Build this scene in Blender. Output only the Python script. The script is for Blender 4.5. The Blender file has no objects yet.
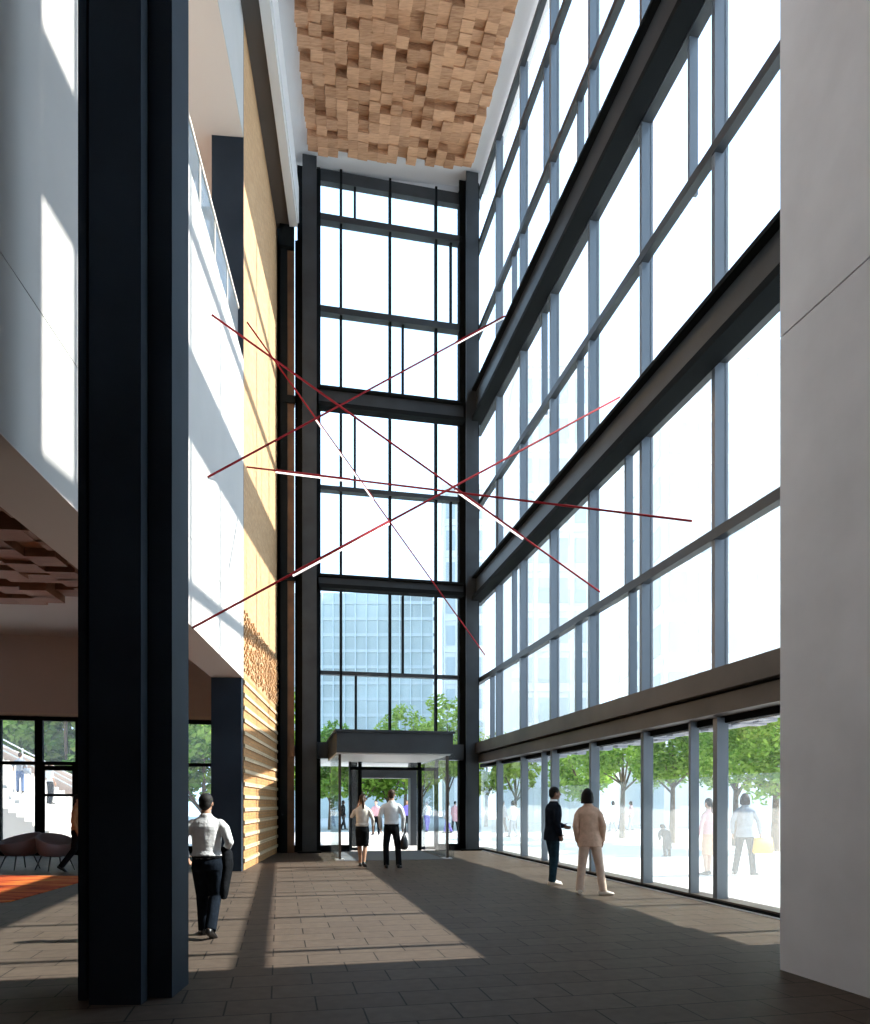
import bpy, bmesh, math, random
from mathutils import Vector, Matrix, Quaternion
random.seed(7)
S = bpy.context.scene
COL = S.collection
PI = math.pi

# ------------------------------------------------------------------ camera, sky, sun, exposure
F = 734.0; CX = 435.0; HY = 804.0; EYE = 1.5          # focal length in pixels, vanishing column, horizon row, eye height
cam_d = bpy.data.cameras.new('camera'); cam = bpy.data.objects.new('camera', cam_d); COL.objects.link(cam)
cam.location = (0, 0, EYE); cam.rotation_euler = (PI/2, 0, 0)
cam_d.sensor_fit = 'HORIZONTAL'; cam_d.sensor_width = 36; cam_d.lens = F/870*36
cam_d.shift_y = (HY-512)/870; cam_d.clip_start = 0.05; cam_d.clip_end = 500
S.camera = cam
S.view_settings.view_transform = 'Standard'; S.view_settings.look = 'None'
S.view_settings.exposure = 0.0; S.view_settings.gamma = 1.0; S.view_settings.use_curve_mapping = False
S.cycles.transparent_max_bounces = 32; S.cycles.max_bounces = 8; S.cycles.diffuse_bounces = 5
S.cycles.sample_clamp_indirect = 6; S.cycles.caustics_reflective = False; S.cycles.caustics_refractive = False
S.cycles.use_denoising = True

SKY_STRENGTH = 2.6
SUN_STRENGTH = 14.0
SUN_ELEV = math.radians(39.6)
w = bpy.data.worlds.new('sky'); S.world = w; w.use_nodes = True
nt = w.node_tree; nt.nodes.clear()
o_ = nt.nodes.new('ShaderNodeOutputWorld'); b_ = nt.nodes.new('ShaderNodeBackground')
tc = nt.nodes.new('ShaderNodeTexCoord'); sx = nt.nodes.new('ShaderNodeSeparateXYZ'); rp = nt.nodes.new('ShaderNodeValToRGB')
rp.color_ramp.elements[0].position = 0.0; rp.color_ramp.elements[0].color = (0.68, 0.84, 1.0, 1)
rp.color_ramp.elements[1].position = 0.9; rp.color_ramp.elements[1].color = (0.40, 0.66, 1.0, 1)
nt.links.new(tc.outputs['Generated'], sx.inputs[0]); nt.links.new(sx.outputs['Z'], rp.inputs[0])
nt.links.new(rp.outputs[0], b_.inputs[0]); b_.inputs[1].default_value = SKY_STRENGTH
nt.links.new(b_.outputs[0], o_.inputs[0])

sun_d = bpy.data.lights.new('sun', 'SUN'); sun_d.energy = SUN_STRENGTH; sun_d.angle = math.radians(0.55); sun_d.color = (1.0, 0.93, 0.84)
sun = bpy.data.objects.new('sun', sun_d); COL.objects.link(sun)
hz = Vector((-0.976, -0.215, 0)).normalized()
sdir = Vector((hz.x*math.cos(SUN_ELEV), hz.y*math.cos(SUN_ELEV), -math.sin(SUN_ELEV)))
sun.rotation_euler = sdir.to_track_quat('-Z', 'Y').to_euler(); sun.location = (30, 10, 40)

# ------------------------------------------------------------------ helpers
class Frame:                                   # a plan frame: s along, d inward, h up
    def __init__(f, o, t, n): f.o = Vector((o[0], o[1], 0)); f.t = Vector((t[0], t[1], 0)).normalized(); f.n = Vector((n[0], n[1], 0)).normalized()
    def p(f, s, d, h): return f.o + f.t*s + f.n*d + Vector((0, 0, h))
RF = Frame((6.515, 0), (-0.2105, 1), (-1, -0.2105))       # glazed wall on the right
LF = Frame((-2.8, 0), (-0.0913, 1), (1, 0.0913))          # wall on the left
EF = Frame((-1.473, 23.5), (4.707, 1), (0.2125, -1))      # glazed wall at the end
WF = Frame((0, 0), (1, 0), (0, 1))                        # plain world axes
def Rs(px, d=0.0):                              # s on the right wall under image column px
    r = (px-CX)/F
    # X = rY on o + t s + n d
    o, t, n = RF.o, RF.t, RF.n
    return (r*(o.y+n.y*d) - (o.x+n.x*d)) / (t.x - r*t.y)
def Es(px, d=0.0):
    r = (px-CX)/F; o, t, n = EF.o, EF.t, EF.n
    return (r*(o.y+n.y*d) - (o.x+n.x*d)) / (t.x - r*t.y)
def Ls(px, d=0.0):
    r = (px-CX)/F; o, t, n = LF.o, LF.t, LF.n
    return (r*(o.y+n.y*d) - (o.x+n.x*d)) / (t.x - r*t.y)
def ground(px, py):                             # plan point under a pixel of the floor
    Y = F*EYE/(py-HY); return Vector(((px-CX)/F*Y, Y, 0))
def ceil_h(X): return 21.45 + 0.085*(X+3.6)

def new_bm():
    bm = bmesh.new(); bm.loops.layers.uv.new('UVMap'); return bm
def box(bm, fr, s0, s1, d0, d1, h0, h1, h1f=None):
    if s0 > s1: s0, s1 = s1, s0
    if d0 > d1: d0, d1 = d1, d0
    uv = bm.loops.layers.uv.active
    c = {}
    for i, s in enumerate((s0, s1)):
        for j, d in enumerate((d0, d1)):
            for k, h in enumerate((h0, h1)):
                q = fr.p(s, d, h)
                if k and h1f: q.z = h1f(q.x)
                c[i, j, k] = (bm.verts.new(q), s, d, q.z)
    F6 = [((0,0,0),(0,1,0),(1,1,0),(1,0,0),'h'), ((0,0,1),(1,0,1),(1,1,1),(0,1,1),'h'),
          ((0,0,0),(1,0,0),(1,0,1),(0,0,1),'d'), ((0,1,0),(0,1,1),(1,1,1),(1,1,0),'d'),
          ((0,0,0),(0,0,1),(0,1,1),(0,1,0),'s'), ((1,0,0),(1,1,0),(1,1,1),(1,0,1),'s')]
    for a, b, cc, d, ax in F6:
        f = bm.faces.new([c[x][0] for x in (a, b, cc, d)])
        for l, x in zip(f.loops, (a, b, cc, d)):
            _, s, dd, h = c[x]
            l[uv].uv = (s, dd) if ax == 'h' else ((s, h) if ax == 'd' else (dd, h))
def prism(bm, pts, h0, h1):                     # plan polygon extruded
    lo = [bm.verts.new((p[0], p[1], h0)) for p in pts]; hi = [bm.verts.new((p[0], p[1], h1)) for p in pts]
    n = len(pts); uv = bm.loops.layers.uv.active
    f = bm.faces.new(lo[::-1]); g = bm.faces.new(hi)
    for ff in (f, g):
        for l in ff.loops: l[uv].uv = l.vert.co.xy
    run = 0
    for i in range(n):
        j = (i+1) % n; L = (Vector(pts[j][:2])-Vector(pts[i][:2])).length
        q = bm.faces.new((lo[i], lo[j], hi[j], hi[i]))
        for l, u in zip(q.loops, ((run, h0), (run+L, h0), (run+L, h1), (run, h1))): l[uv].uv = u
        run += L
def tube(bm, a, b, r0, r1=None, n=12):
    r1 = r0 if r1 is None else r1
    a, b = Vector(a), Vector(b); ax = (b-a).normalized()
    u = ax.orthogonal().normalized(); v = ax.cross(u)
    A = [bm.verts.new(a+(u*math.cos(t)+v*math.sin(t))*r0) for t in [2*PI*i/n for i in range(n)]]
    B = [bm.verts.new(b+(u*math.cos(t)+v*math.sin(t))*r1) for t in [2*PI*i/n for i in range(n)]]
    for i in range(n): bm.faces.new((A[i], A[(i+1) % n], B[(i+1) % n], B[i]))
    bm.faces.new(A[::-1]); bm.faces.new(B)
def path_tube(bm, pts, r, n=8):
    for a, b in zip(pts, pts[1:]): tube(bm, a, b, r, r, n)
def loft(bm, rings, n=16, cap=True):            # rings: (center, right vec, fwd vec, rx, ry)
    R = []
    for c, u, v, rx, ry in rings:
        R.append([bm.verts.new(Vector(c)+u*(rx*math.cos(2*PI*i/n))+v*(ry*math.sin(2*PI*i/n))) for i in range(n)])
    for A, B in zip(R, R[1:]):
        for i in range(n): bm.faces.new((A[i], A[(i+1) % n], B[(i+1) % n], B[i]))
    if cap: bm.faces.new(R[0][::-1]); bm.faces.new(R[-1])
def ellipsoid(bm, c, rx, ry, rz, rot=None, n=14, m=9):
    M = rot or Matrix.Identity(3); c = Vector(c)
    top = bm.verts.new(c+M@Vector((0, 0, rz))); bot = bm.verts.new(c+M@Vector((0, 0, -rz)))
    rows = []
    for k in range(1, m):
        t = PI*k/m
        rows.append([bm.verts.new(c+M@Vector((rx*math.sin(t)*math.cos(2*PI*i/n), ry*math.sin(t)*math.sin(2*PI*i/n), rz*math.cos(t)))) for i in range(n)])
    for i in range(n):
        bm.faces.new((top, rows[0][i], rows[0][(i+1) % n])); bm.faces.new((bot, rows[-1][(i+1) % n], rows[-1][i]))
        for A, B in zip(rows, rows[1:]): bm.faces.new((A[i], B[i], B[(i+1) % n], A[(i+1) % n]))
def obj(name, bm, m, parent=None, smooth=False, recalc=True, bevel=0):
    if recalc: bmesh.ops.recalc_face_normals(bm, faces=bm.faces)
    me = bpy.data.meshes.new(name); bm.to_mesh(me); bm.free()
    if smooth:
        for p in me.polygons: p.use_smooth = True
    o = bpy.data.objects.new(name, me); COL.objects.link(o)
    if m: me.materials.append(m)
    if parent:
        o.parent = parent
        o.matrix_parent_inverse = Matrix.Translation(parent.location).inverted() if parent.rotation_euler.z == 0 else parent.matrix_basis.inverted()
    if bevel:
        b = o.modifiers.new('bevel', 'BEVEL'); b.width = bevel; b.segments = 2; b.limit_method = 'ANGLE'
    return o
def local(o):                                   # mesh built in the parent's own space
    o.matrix_parent_inverse = Matrix.Identity(4); return o
def tag(o, label=None, cat=None, group=None, kind=None):
    if label: o['label'] = label
    if cat: o['category'] = cat
    if group: o['group'] = group
    if kind: o['kind'] = kind
    return o
def empty(name, loc=(0, 0, 0), rz=0.0):
    o = bpy.data.objects.new(name, None); COL.objects.link(o); o.location = loc; o.rotation_euler = (0, 0, rz); o.empty_display_size = 0.2
    return o
def struct(name, label=None, cat=None, loc=(0, 0, 0)):
    return tag(empty(name, loc), label, cat, kind='structure')
def onebox(name, m, fr, *a, parent=None, **k):
    bm = new_bm(); box(bm, fr, *a, **k); return obj(name, bm, m, parent)

# ------------------------------------------------------------------ materials
def mat(name, col, rough=0.6, metal=0.0, spec=0.5, noise=None, bump=None, col2=None):
    m = bpy.data.materials.new(name); m.use_nodes = True; N = m.node_tree.nodes; L = m.node_tree.links
    p = N['Principled BSDF']; p.inputs['Base Color'].default_value = (*col, 1); p.inputs['Roughness'].default_value = rough
    p.inputs['Metallic'].default_value = metal; p.inputs['Specular IOR Level'].default_value = spec
    if noise or bump:
        t = N.new('ShaderNodeTexCoord'); nz = N.new('ShaderNodeTexNoise'); nz.inputs['Scale'].default_value = (noise or bump)[0]; nz.inputs['Detail'].default_value = 5
        L.new(t.outputs['Object'], nz.inputs['Vector'])
    if noise:
        r = N.new('ShaderNodeValToRGB'); a = noise[1]; c2 = col2 or tuple(c*(1+a) for c in col)
        r.color_ramp.elements[0].color = (*[c*(1-a) for c in col], 1); r.color_ramp.elements[1].color = (*c2, 1)
        r.color_ramp.elements[0].position = 0.3; r.color_ramp.elements[1].position = 0.7
        L.new(nz.outputs['Fac'], r.inputs[0]); L.new(r.outputs[0], p.inputs['Base Color'])
    if bump:
        b = N.new('ShaderNodeBump'); b.inputs['Strength'].default_value = bump[1]; b.inputs['Distance'].default_value = bump[2]
        if noise:
            nb = N.new('ShaderNodeTexNoise'); nb.inputs['Scale'].default_value = bump[0]; nb.inputs['Detail'].default_value = 4; L.new(t.outputs['Object'], nb.inputs['Vector'])
        else: nb = nz
        L.new(nb.outputs['Fac'], b.inputs['Height']); L.new(b.outputs[0], p.inputs['Normal'])
    return m
def glass_mat(name, tint, veil=0.0, refl=1.0):
    m = bpy.data.materials.new(name); m.use_nodes = True; N = m.node_tree.nodes; L = m.node_tree.links; N.clear()
    out = N.new('ShaderNodeOutputMaterial'); tr = N.new('ShaderNodeBsdfTransparent'); tr.inputs[0].default_value = (*tint, 1)
    gl = N.new('ShaderNodeBsdfGlossy'); gl.inputs['Roughness'].default_value = 0.02
    lw_ = N.new('ShaderNodeLayerWeight'); lw_.inputs[0].default_value = 0.5
    pw = N.new('ShaderNodeMath'); pw.operation = 'POWER'; pw.inputs[1].default_value = 5; L.new(lw_.outputs['Facing'], pw.inputs[0])
    fr = N.new('ShaderNodeMath'); fr.operation = 'MULTIPLY_ADD'; fr.inputs[1].default_value = 0.35*refl; fr.inputs[2].default_value = 0.015*refl; L.new(pw.outputs[0], fr.inputs[0])
    mx = N.new('ShaderNodeMixShader'); L.new(fr.outputs[0], mx.inputs[0]); L.new(tr.outputs[0], mx.inputs[1]); L.new(gl.outputs[0], mx.inputs[2])
    last = mx
    if veil:
        tl = N.new('ShaderNodeBsdfTranslucent'); tl.inputs[0].default_value = (1, 1, 1, 1)
        m2 = N.new('ShaderNodeMixShader'); m2.inputs[0].default_value = veil
        L.new(mx.outputs[0], m2.inputs[1]); L.new(tl.outputs[0], m2.inputs[2]); last = m2
    L.new(last.outputs[0], out.inputs[0]); return m
def brick_mat(name, c1, c2, mortar, bw, bh, mort, rough=0.8, bumpd=0.006, spec=0.3, noise=0.15, offset=0.5):
    m = bpy.data.materials.new(name); m.use_nodes = True; N = m.node_tree.nodes; L = m.node_tree.links
    p = N['Principled BSDF']; p.inputs['Roughness'].default_value = rough; p.inputs['Specular IOR Level'].default_value = spec
    t = N.new('ShaderNodeTexCoord'); br = N.new('ShaderNodeTexBrick'); L.new(t.outputs['UV'], br.inputs['Vector'])
    br.inputs['Color1'].default_value = (*c1, 1); br.inputs['Color2'].default_value = (*c2, 1); br.inputs['Mortar'].default_value = (*mortar, 1)
    br.inputs['Scale'].default_value = 1.0; br.inputs['Mortar Size'].default_value = mort; br.inputs['Brick Width'].default_value = bw; br.inputs['Row Height'].default_value = bh
    br.inputs['Mortar Smooth'].default_value = 0.1; br.offset = offset
    nz = N.new('ShaderNodeTexNoise'); nz.inputs['Scale'].default_value = 9; nz.inputs['Detail'].default_value = 6; L.new(t.outputs['UV'], nz.inputs['Vector'])
    mp = N.new('ShaderNodeMapRange'); mp.inputs[3].default_value = 1-noise; mp.inputs[4].default_value = 1+noise; L.new(nz.outputs['Fac'], mp.inputs[0])
    mx = N.new('ShaderNodeMix'); mx.data_type = 'RGBA'; mx.blend_type = 'MULTIPLY'; mx.inputs[0].default_value = 1.0
    L.new(br.outputs['Color'], mx.inputs[6]); L.new(mp.outputs[0], mx.inputs[7]); L.new(mx.outputs[2], p.inputs['Base Color'])
    b = N.new('ShaderNodeBump'); b.invert = True; b.inputs['Strength'].default_value = 0.6; b.inputs['Distance'].default_value = bumpd
    L.new(br.outputs['Fac'], b.inputs['Height']); L.new(b.outputs[0], p.inputs['Normal'])
    return m
def wood_mat(name, ca, cb):
    m = bpy.data.materials.new(name); m.use_nodes = True; N = m.node_tree.nodes; L = m.node_tree.links
    p = N['Principled BSDF']; p.inputs['Roughness'].default_value = 0.6; p.inputs['Specular IOR Level'].default_value = 0.25
    t = N.new('ShaderNodeTexCoord'); mpg = N.new('ShaderNodeMapping'); mpg.inputs['Scale'].default_value = (2.2, 16, 16); mpg.inputs['Rotation'].default_value = (0, 0, -0.21)
    nz = N.new('ShaderNodeTexNoise'); nz.inputs['Scale'].default_value = 1.6; nz.inputs['Detail'].default_value = 6; nz.inputs['Distortion'].default_value = 0.8
    L.new(t.outputs['Object'], mpg.inputs[0]); L.new(mpg.outputs[0], nz.inputs['Vector'])
    geo = N.new('ShaderNodeNewGeometry'); ad = N.new('ShaderNodeMath'); ad.operation = 'MULTIPLY_ADD'; ad.inputs[1].default_value = 0.45
    L.new(geo.outputs['Random Per Island'], ad.inputs[0]); L.new(nz.outputs['Fac'], ad.inputs[2])
    r = N.new('ShaderNodeValToRGB'); r.color_ramp.elements[0].position = 0.35; r.color_ramp.elements[1].position = 1.0
    r.color_ramp.elements[0].color = (*ca, 1); r.color_ramp.elements[1].color = (*cb, 1)
    L.new(ad.outputs[0], r.inputs[0]); L.new(r.outputs[0], p.inputs['Base Color']); return m
def leaf_mat(name, c1, c2):
    m = bpy.data.materials.new(name); m.use_nodes = True; N = m.node_tree.nodes; L = m.node_tree.links; N.clear()
    out = N.new('ShaderNodeOutputMaterial'); geo = N.new('ShaderNodeNewGeometry'); r = N.new('ShaderNodeValToRGB')
    r.color_ramp.elements[0].color = (*c1, 1); r.color_ramp.elements[1].color = (*c2, 1); L.new(geo.outputs['Random Per Island'], r.inputs[0])
    d = N.new('ShaderNodeBsdfDiffuse'); tl = N.new('ShaderNodeBsdfTranslucent'); mx = N.new('ShaderNodeMixShader'); mx.inputs[0].default_value = 0.4
    L.new(r.outputs[0], d.inputs[0]); L.new(r.outputs[0], tl.inputs[0]); L.new(d.outputs[0], mx.inputs[1]); L.new(tl.outputs[0], mx.inputs[2]); L.new(mx.outputs[0], out.inputs[0])
    return m
def glow_mat(name, col, e):
    m = mat(name, col, 0.4); p = m.node_tree.nodes['Principled BSDF']
    p.inputs['Emission Color'].default_value = (*col, 1); p.inputs['Emission Strength'].default_value = e; return m

M = {}
M['steel'] = mat('dark_painted_steel', (0.034, 0.040, 0.046), 0.42, 0.0, 0.35, noise=(1.3, 0.25))
M['steel_blue'] = mat('blue_black_painted_steel', (0.030, 0.042, 0.058), 0.6, 0.0, 0.1, noise=(0.8, 0.25))
M['fin'] = mat('grey_mullion_steel', (0.125, 0.155, 0.19), 0.28, 0.0, 0.6)
M['steel_black'] = mat('black_steel', (0.010, 0.012, 0.013), 0.8, spec=0.05)
M['bronze'] = mat('bronze_brown_steel', (0.080, 0.064, 0.053), 0.45, 0.1, 0.25, noise=(0.7, 0.35))
M['rust'] = mat('rust_brown_steel', (0.13, 0.065, 0.03), 0.6, noise=(3, 0.3))
M['plaster'] = mat('white_plaster', (0.53, 0.515, 0.50), 0.85, spec=0.2, noise=(1.2, 0.03))
M['cream'] = mat('cream_plaster', (0.78, 0.69, 0.60), 0.85, spec=0.2)
M['taupe'] = mat('taupe_plaster', (0.70, 0.61, 0.56), 0.85, spec=0.2)
M['concrete'] = mat('fair_faced_concrete', (0.88, 0.87, 0.91), 0.8, spec=0.2, noise=(0.9, 0.10), bump=(30, 0.08, 0.01))
M['seam'] = mat('dark_seam', (0.03, 0.03, 0.032), 0.9)
M['soffit'] = mat('pale_grey_soffit', (0.62, 0.63, 0.65), 0.7, spec=0.3)
M['white_metal'] = mat('white_painted_metal', (0.68, 0.69, 0.7), 0.5)
M['dark_gap'] = mat('brown_black_metal', (0.10, 0.09, 0.085), 0.6)
M['brick'] = brick_mat('tan_brickwork', (0.62, 0.385, 0.20), (0.53, 0.31, 0.15), (0.46, 0.30, 0.18), 0.215, 0.072, 0.008)
M['brick_low'] = brick_mat('orange_brickwork', (0.58, 0.29, 0.11), (0.48, 0.23, 0.085), (0.42, 0.25, 0.13), 0.215, 0.072, 0.008)
M['brick_pale'] = brick_mat('pale_brick_courses', (0.74, 0.56, 0.36), (0.68, 0.50, 0.31), (0.5, 0.36, 0.22), 0.215, 0.085, 0.008)
M['floor'] = brick_mat('dark_floor_tiles', (0.100, 0.077, 0.061), (0.086, 0.066, 0.053), (0.022, 0.019, 0.017), 0.66, 0.40, 0.007, rough=0.5, bumpd=0.003, spec=0.03, noise=0.3)
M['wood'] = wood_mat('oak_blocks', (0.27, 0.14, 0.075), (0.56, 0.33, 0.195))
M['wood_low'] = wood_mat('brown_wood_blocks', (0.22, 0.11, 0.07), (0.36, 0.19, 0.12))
M['glass'] = glass_mat('clear_glass', (0.94, 0.965, 0.97), 0.012)
M['glass_glare'] = glass_mat('glare_veiled_glass', (0.92, 0.955, 0.965), 0.045)  # white scatter paints the washed-out glare from outside into the panes
M['glass_door'] = glass_mat('door_glass', (0.88, 0.9, 0.9), 0.015)
M['pane_veil'] = glass_mat('reflection_veil', (0.95, 0.975, 0.97), 0.06)  # white veil imitating the reflection across the lower panes
M['plaza'] = brick_mat('pale_plaza_paving', (0.62, 0.60, 0.57), (0.57, 0.55, 0.53), (0.42, 0.41, 0.4), 0.9, 0.6, 0.01, noise=0.05)
M['stair'] = mat('pale_stone_stair', (0.62, 0.58, 0.54), 0.8)
M['leaf'] = leaf_mat('green_leaves', (0.12, 0.26, 0.03), (0.42, 0.60, 0.12))
M['leaf2'] = leaf_mat('yellow_green_leaves', (0.22, 0.34, 0.04), (0.55, 0.66, 0.14))
M['bark'] = mat('bark', (0.13, 0.09, 0.06), 0.9, noise=(12, 0.4))
M['red'] = mat('red_lacquered_tube', (0.24, 0.014, 0.02), 0.7, spec=0.1)
M['tube_white'] = glow_mat('white_light_tube', (1.0, 0.93, 0.9), 1.0)
M['facade'] = mat('pale_stone_facade', (0.80, 0.80, 0.78), 0.8, noise=(0.3, 0.03))
M['facade_win'] = mat('pale_grey_window_glass', (0.50, 0.56, 0.58), 0.25)
M['tower'] = mat('teal_tower_glass', (0.47, 0.53, 0.52), 0.4, noise=(0.12, 0.25))
M['tower_line'] = mat('white_tower_fin', (0.75, 0.82, 0.84), 0.5)
M['tower_line2'] = mat('pale_teal_spandrel', (0.55, 0.60, 0.60), 0.4)
M['glass_balu'] = glass_mat('sky_reflection_glass', (0.55, 0.72, 0.85), 0.3)  # blue tint and white scatter stand in for reflected sky
M['post_grey'] = mat('warm_grey_metal', (0.36, 0.33, 0.30), 0.6)
M['mat'] = mat('grey_entrance_matting', (0.16, 0.17, 0.19), 0.95)
M['uph'] = mat('grey_upholstery', (0.24, 0.225, 0.25), 0.9, bump=(90, 0.3, 0.01))
M['chair_leg'] = mat('dark_chair_leg', (0.03, 0.028, 0.027), 0.4)

def rug_material():
    m = bpy.data.materials.new('flame_pattern_carpet'); m.use_nodes = True; N = m.node_tree.nodes; L = m.node_tree.links
    p = N['Principled BSDF']; p.inputs['Roughness'].default_value = 0.95; p.inputs['Specular IOR Level'].default_value = 0.1
    t = N.new('ShaderNodeTexCoord'); mp = N.new('ShaderNodeMapping'); mp.inputs['Scale'].default_value = (0.5, 1.5, 1); mp.inputs['Rotation'].default_value = (0, 0, 0.5)
    nz = N.new('ShaderNodeTexNoise'); nz.inputs['Scale'].default_value = 1.6; nz.inputs['Detail'].default_value = 5; nz.inputs['Distortion'].default_value = 1.2
    r = N.new('ShaderNodeValToRGB'); e = r.color_ramp.elements
    e[0].position = 0.3; e[0].color = (0.09, 0.012, 0.008, 1); e[1].position = 0.75; e[1].color = (0.55, 0.26, 0.06, 1)
    q = e.new(0.45); q.color = (0.38, 0.06, 0.02, 1); q = e.new(0.58); q.color = (0.5, 0.13, 0.03, 1)
    L.new(t.outputs['Object'], mp.inputs[0]); L.new(mp.outputs[0], nz.inputs['Vector']); L.new(nz.outputs['Fac'], r.inputs[0]); L.new(r.outputs[0], p.inputs['Base Color'])
    return m
M['rug'] = rug_material()

# ------------------------------------------------------------------ the shell
E_R = 2.976; E_L = -3.483                                   # ends of the end wall
R_END = 24.65
# floor: tiles run with the end wall
bm = new_bm(); uv = bm.loops.layers.uv.active
pts = [RF.p(-8, -0.02, 0), RF.p(R_END, -0.02, 0), EF.p(E_L-16, -0.02, 0), LF.p(-8, -14, 0)]
f = bm.faces.new([bm.verts.new(p) for p in pts])
for l in f.loops:
    q = l.vert.co - EF.o; l[uv].uv = (q.dot(EF.t)+0.2, q.dot(EF.n)+0.1)
lo = [bm.verts.new(Vector(p)-Vector((0, 0, 0.15))) for p in pts]; bm.faces.new(lo)
tag(obj('floor', bm, M['floor']), 'dark brown stone tile floor of the tall lobby', 'floor', kind='structure')
# ground outside
bm = new_bm(); uv = bm.loops.layers.uv.active
f = bm.faces.new([bm.verts.new(p) for p in ((-70, -30, -0.04), (90, -30, -0.04), (90, 150, -0.04), (-70, 150, -0.04))])
for l in f.loops:
    q = l.vert.co - EF.o; l[uv].uv = (q.dot(EF.t), q.dot(EF.n))
tag(obj('plaza_ground', bm, M['plaza']), 'bright pale plaza paving outside the glass', 'pavement', kind='structure')

# ceiling: pale soffit that rises slightly to the right
bm = new_bm()
cp = [RF.p(-8, -0.4, 0), RF.p(R_END, -0.4, 0), EF.p(E_R+0.4, -0.4, 0), EF.p(E_L-0.4, -0.4, 0), LF.p(-8, -0.9, 0)]
a = [bm.verts.new((p.x, p.y, ceil_h(p.x))) for p in cp]; b = [bm.verts.new((p.x, p.y, ceil_h(p.x)+0.6)) for p in cp]
bm.faces.new(a); bm.faces.new(b[::-1])
for i in range(5): bm.faces.new((a[i], b[i], b[(i+1) % 5], a[(i+1) % 5]))
tag(obj('ceiling', bm, M['soffit']), 'pale grey soffit around the wood block ceiling', 'ceiling', kind='structure')

# gray concrete block on the right
def cdir(y): return 3.127+(6.65-y)*0.2316
bm = new_bm()
def cblock(i): return [(3.127+i, 6.65-i*0.6), (5.0, 8.0-i), (7.2, 8.0-i), (8.4, -7.8), (cdir(-7.8)+i, -7.8)]
prism(bm, cblock(0), 0, 5.712); prism(bm, cblock(0), 5.728, 21.9)
o = obj('wall_right', bm, M['concrete']); tag(o, 'grey concrete wall block at the right edge with one panel joint', 'wall', kind='structure')
bm = new_bm(); prism(bm, cblock(0.03), 5.70, 5.74); tag(obj('trim_1', bm, M['seam']), 'dark joint line across the grey wall', 'trim', kind='structure')
# opaque return where the glazed wall stops, hidden by the block
onebox('wall_back', M['plaster'], WF, -18, 9, -8.3, -8.0, 0, 21.9)
tag(bpy.data.objects['wall_back'], 'white wall at the back of the lobby', 'wall', kind='structure')

# left wall: white band over the lounge, with column and brick beyond
LEND = 16.57
SD = 0.68
st = struct('wall_left', 'long white plaster band wall over the open lounge', 'wall')
bm = new_bm(); box(bm, LF, -8, LEND, -SD, 0, 4.33, 5.70); box(bm, LF, -8, LEND, -SD, 0, 5.712, 11.5); box(bm, LF, -8, LEND, -SD+0.02, -0.012, 5.69, 5.72)
obj('band', bm, M['plaster'], st)
onebox('soffit_lining', M['taupe'], LF, -8, LEND, -SD, 0, 4.318, 4.331, parent=st)
onebox('upper_band', M['plaster'], LF, -8, LEND, -SD, 0, 16.5, 21.4, parent=st)
onebox('band_lining', M['cream'], LF, -8, LEND, -SD, -0.01, 16.485, 16.51, parent=st)
onebox('upper_soffit', M['cream'], LF, -8, 21.6, -9, -SD, 16.5, 16.8, parent=st)
# lounge: ceiling slab, far wall, side wall
st = struct('wall_lounge', 'taupe plaster wall above the lounge windows', 'wall')
onebox('slab', M['taupe'], LF, -8, 23.0, -13.5, -SD, 6.4, 10.6, parent=st)
onebox('side_wall', M['taupe'], LF, -8, 23.0, -13.9, -13.5, 0, 16.5, parent=st)
LW0, LW1 = E_L-12.5, E_L-0.35                                # lounge window wall in the end frame
bm = new_bm(); box(bm, EF, LW0-1, LW1, -0.3, 0, 4.05, 16.6); obj('head_wall', bm, M['taupe'], st)

# brick wall, with ribbed base courses and a band of projecting headers
B0, B1 = LEND+0.04, 22.75; BH = 19.15
st = struct('wall_brick', 'tall tan brick wall with a band of projecting bricks', 'wall')
onebox('brickwork', M['brick'], LF, B0, B1, -SD, 0.0, 4.42, BH, parent=st)
onebox('lower_brickwork', M['brick_low'], LF, B0, B1, -SD, 0.0, 0, 4.42, parent=st)
bm = new_bm(); h = 0.18
while h < 4.35:
    box(bm, LF, B0, B1, -0.05, 0.03, h, h+0.085); h += 0.288
obj('pale_courses', bm, M['brick_pale'], st)
bm = new_bm()
for i in range(int((B1-B0)/0.12)):
    for j in range(17):
        if (i+j) % 2 == 0 and random.random() < 0.8:
            q = B0+0.02+i*0.12; box(bm, LF, q, q+0.1, -0.02, random.choice((0.03, 0.05)), 4.5+j*0.082, 4.5+j*0.082+0.06)
obj('projecting_headers', bm, M['brick'], st)
st = tag(empty('steel_column', LF.p(16.5, -0.3, 0)), 'dark square column at the near end of the brick wall', 'column', kind=None)
onebox('shaft', M['steel_blue'], LF, 16.42, 16.60, -SD-0.0, -0.02, 0, 4.31, parent=st)
onebox('shaft', M['steel_blue'], LF, 16.58, 16.61, -SD-0.02, -0.0, 4.31, 21.3, parent=st)

# top of the left side: dark trough then white beam
onebox('trim_2', M['dark_gap'], LF, -8, 22.6, 0.0, 0.42, 19.15, 19.5); tag(bpy.data.objects['trim_2'], 'dark metal strip along the top of the brick wall', 'trim', kind='structure')
bm = new_bm(); box(bm, LF, -8, 22.3, 0.42, 0.66, 19.0, 20.3); box(bm, LF, -8, 22.3, 0.66, 0.70, 19.12, 20.2)
tag(obj('ceiling_beam', bm, M['white_metal']), 'long white beam under the ceiling beside the brick wall', 'beam')

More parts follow.
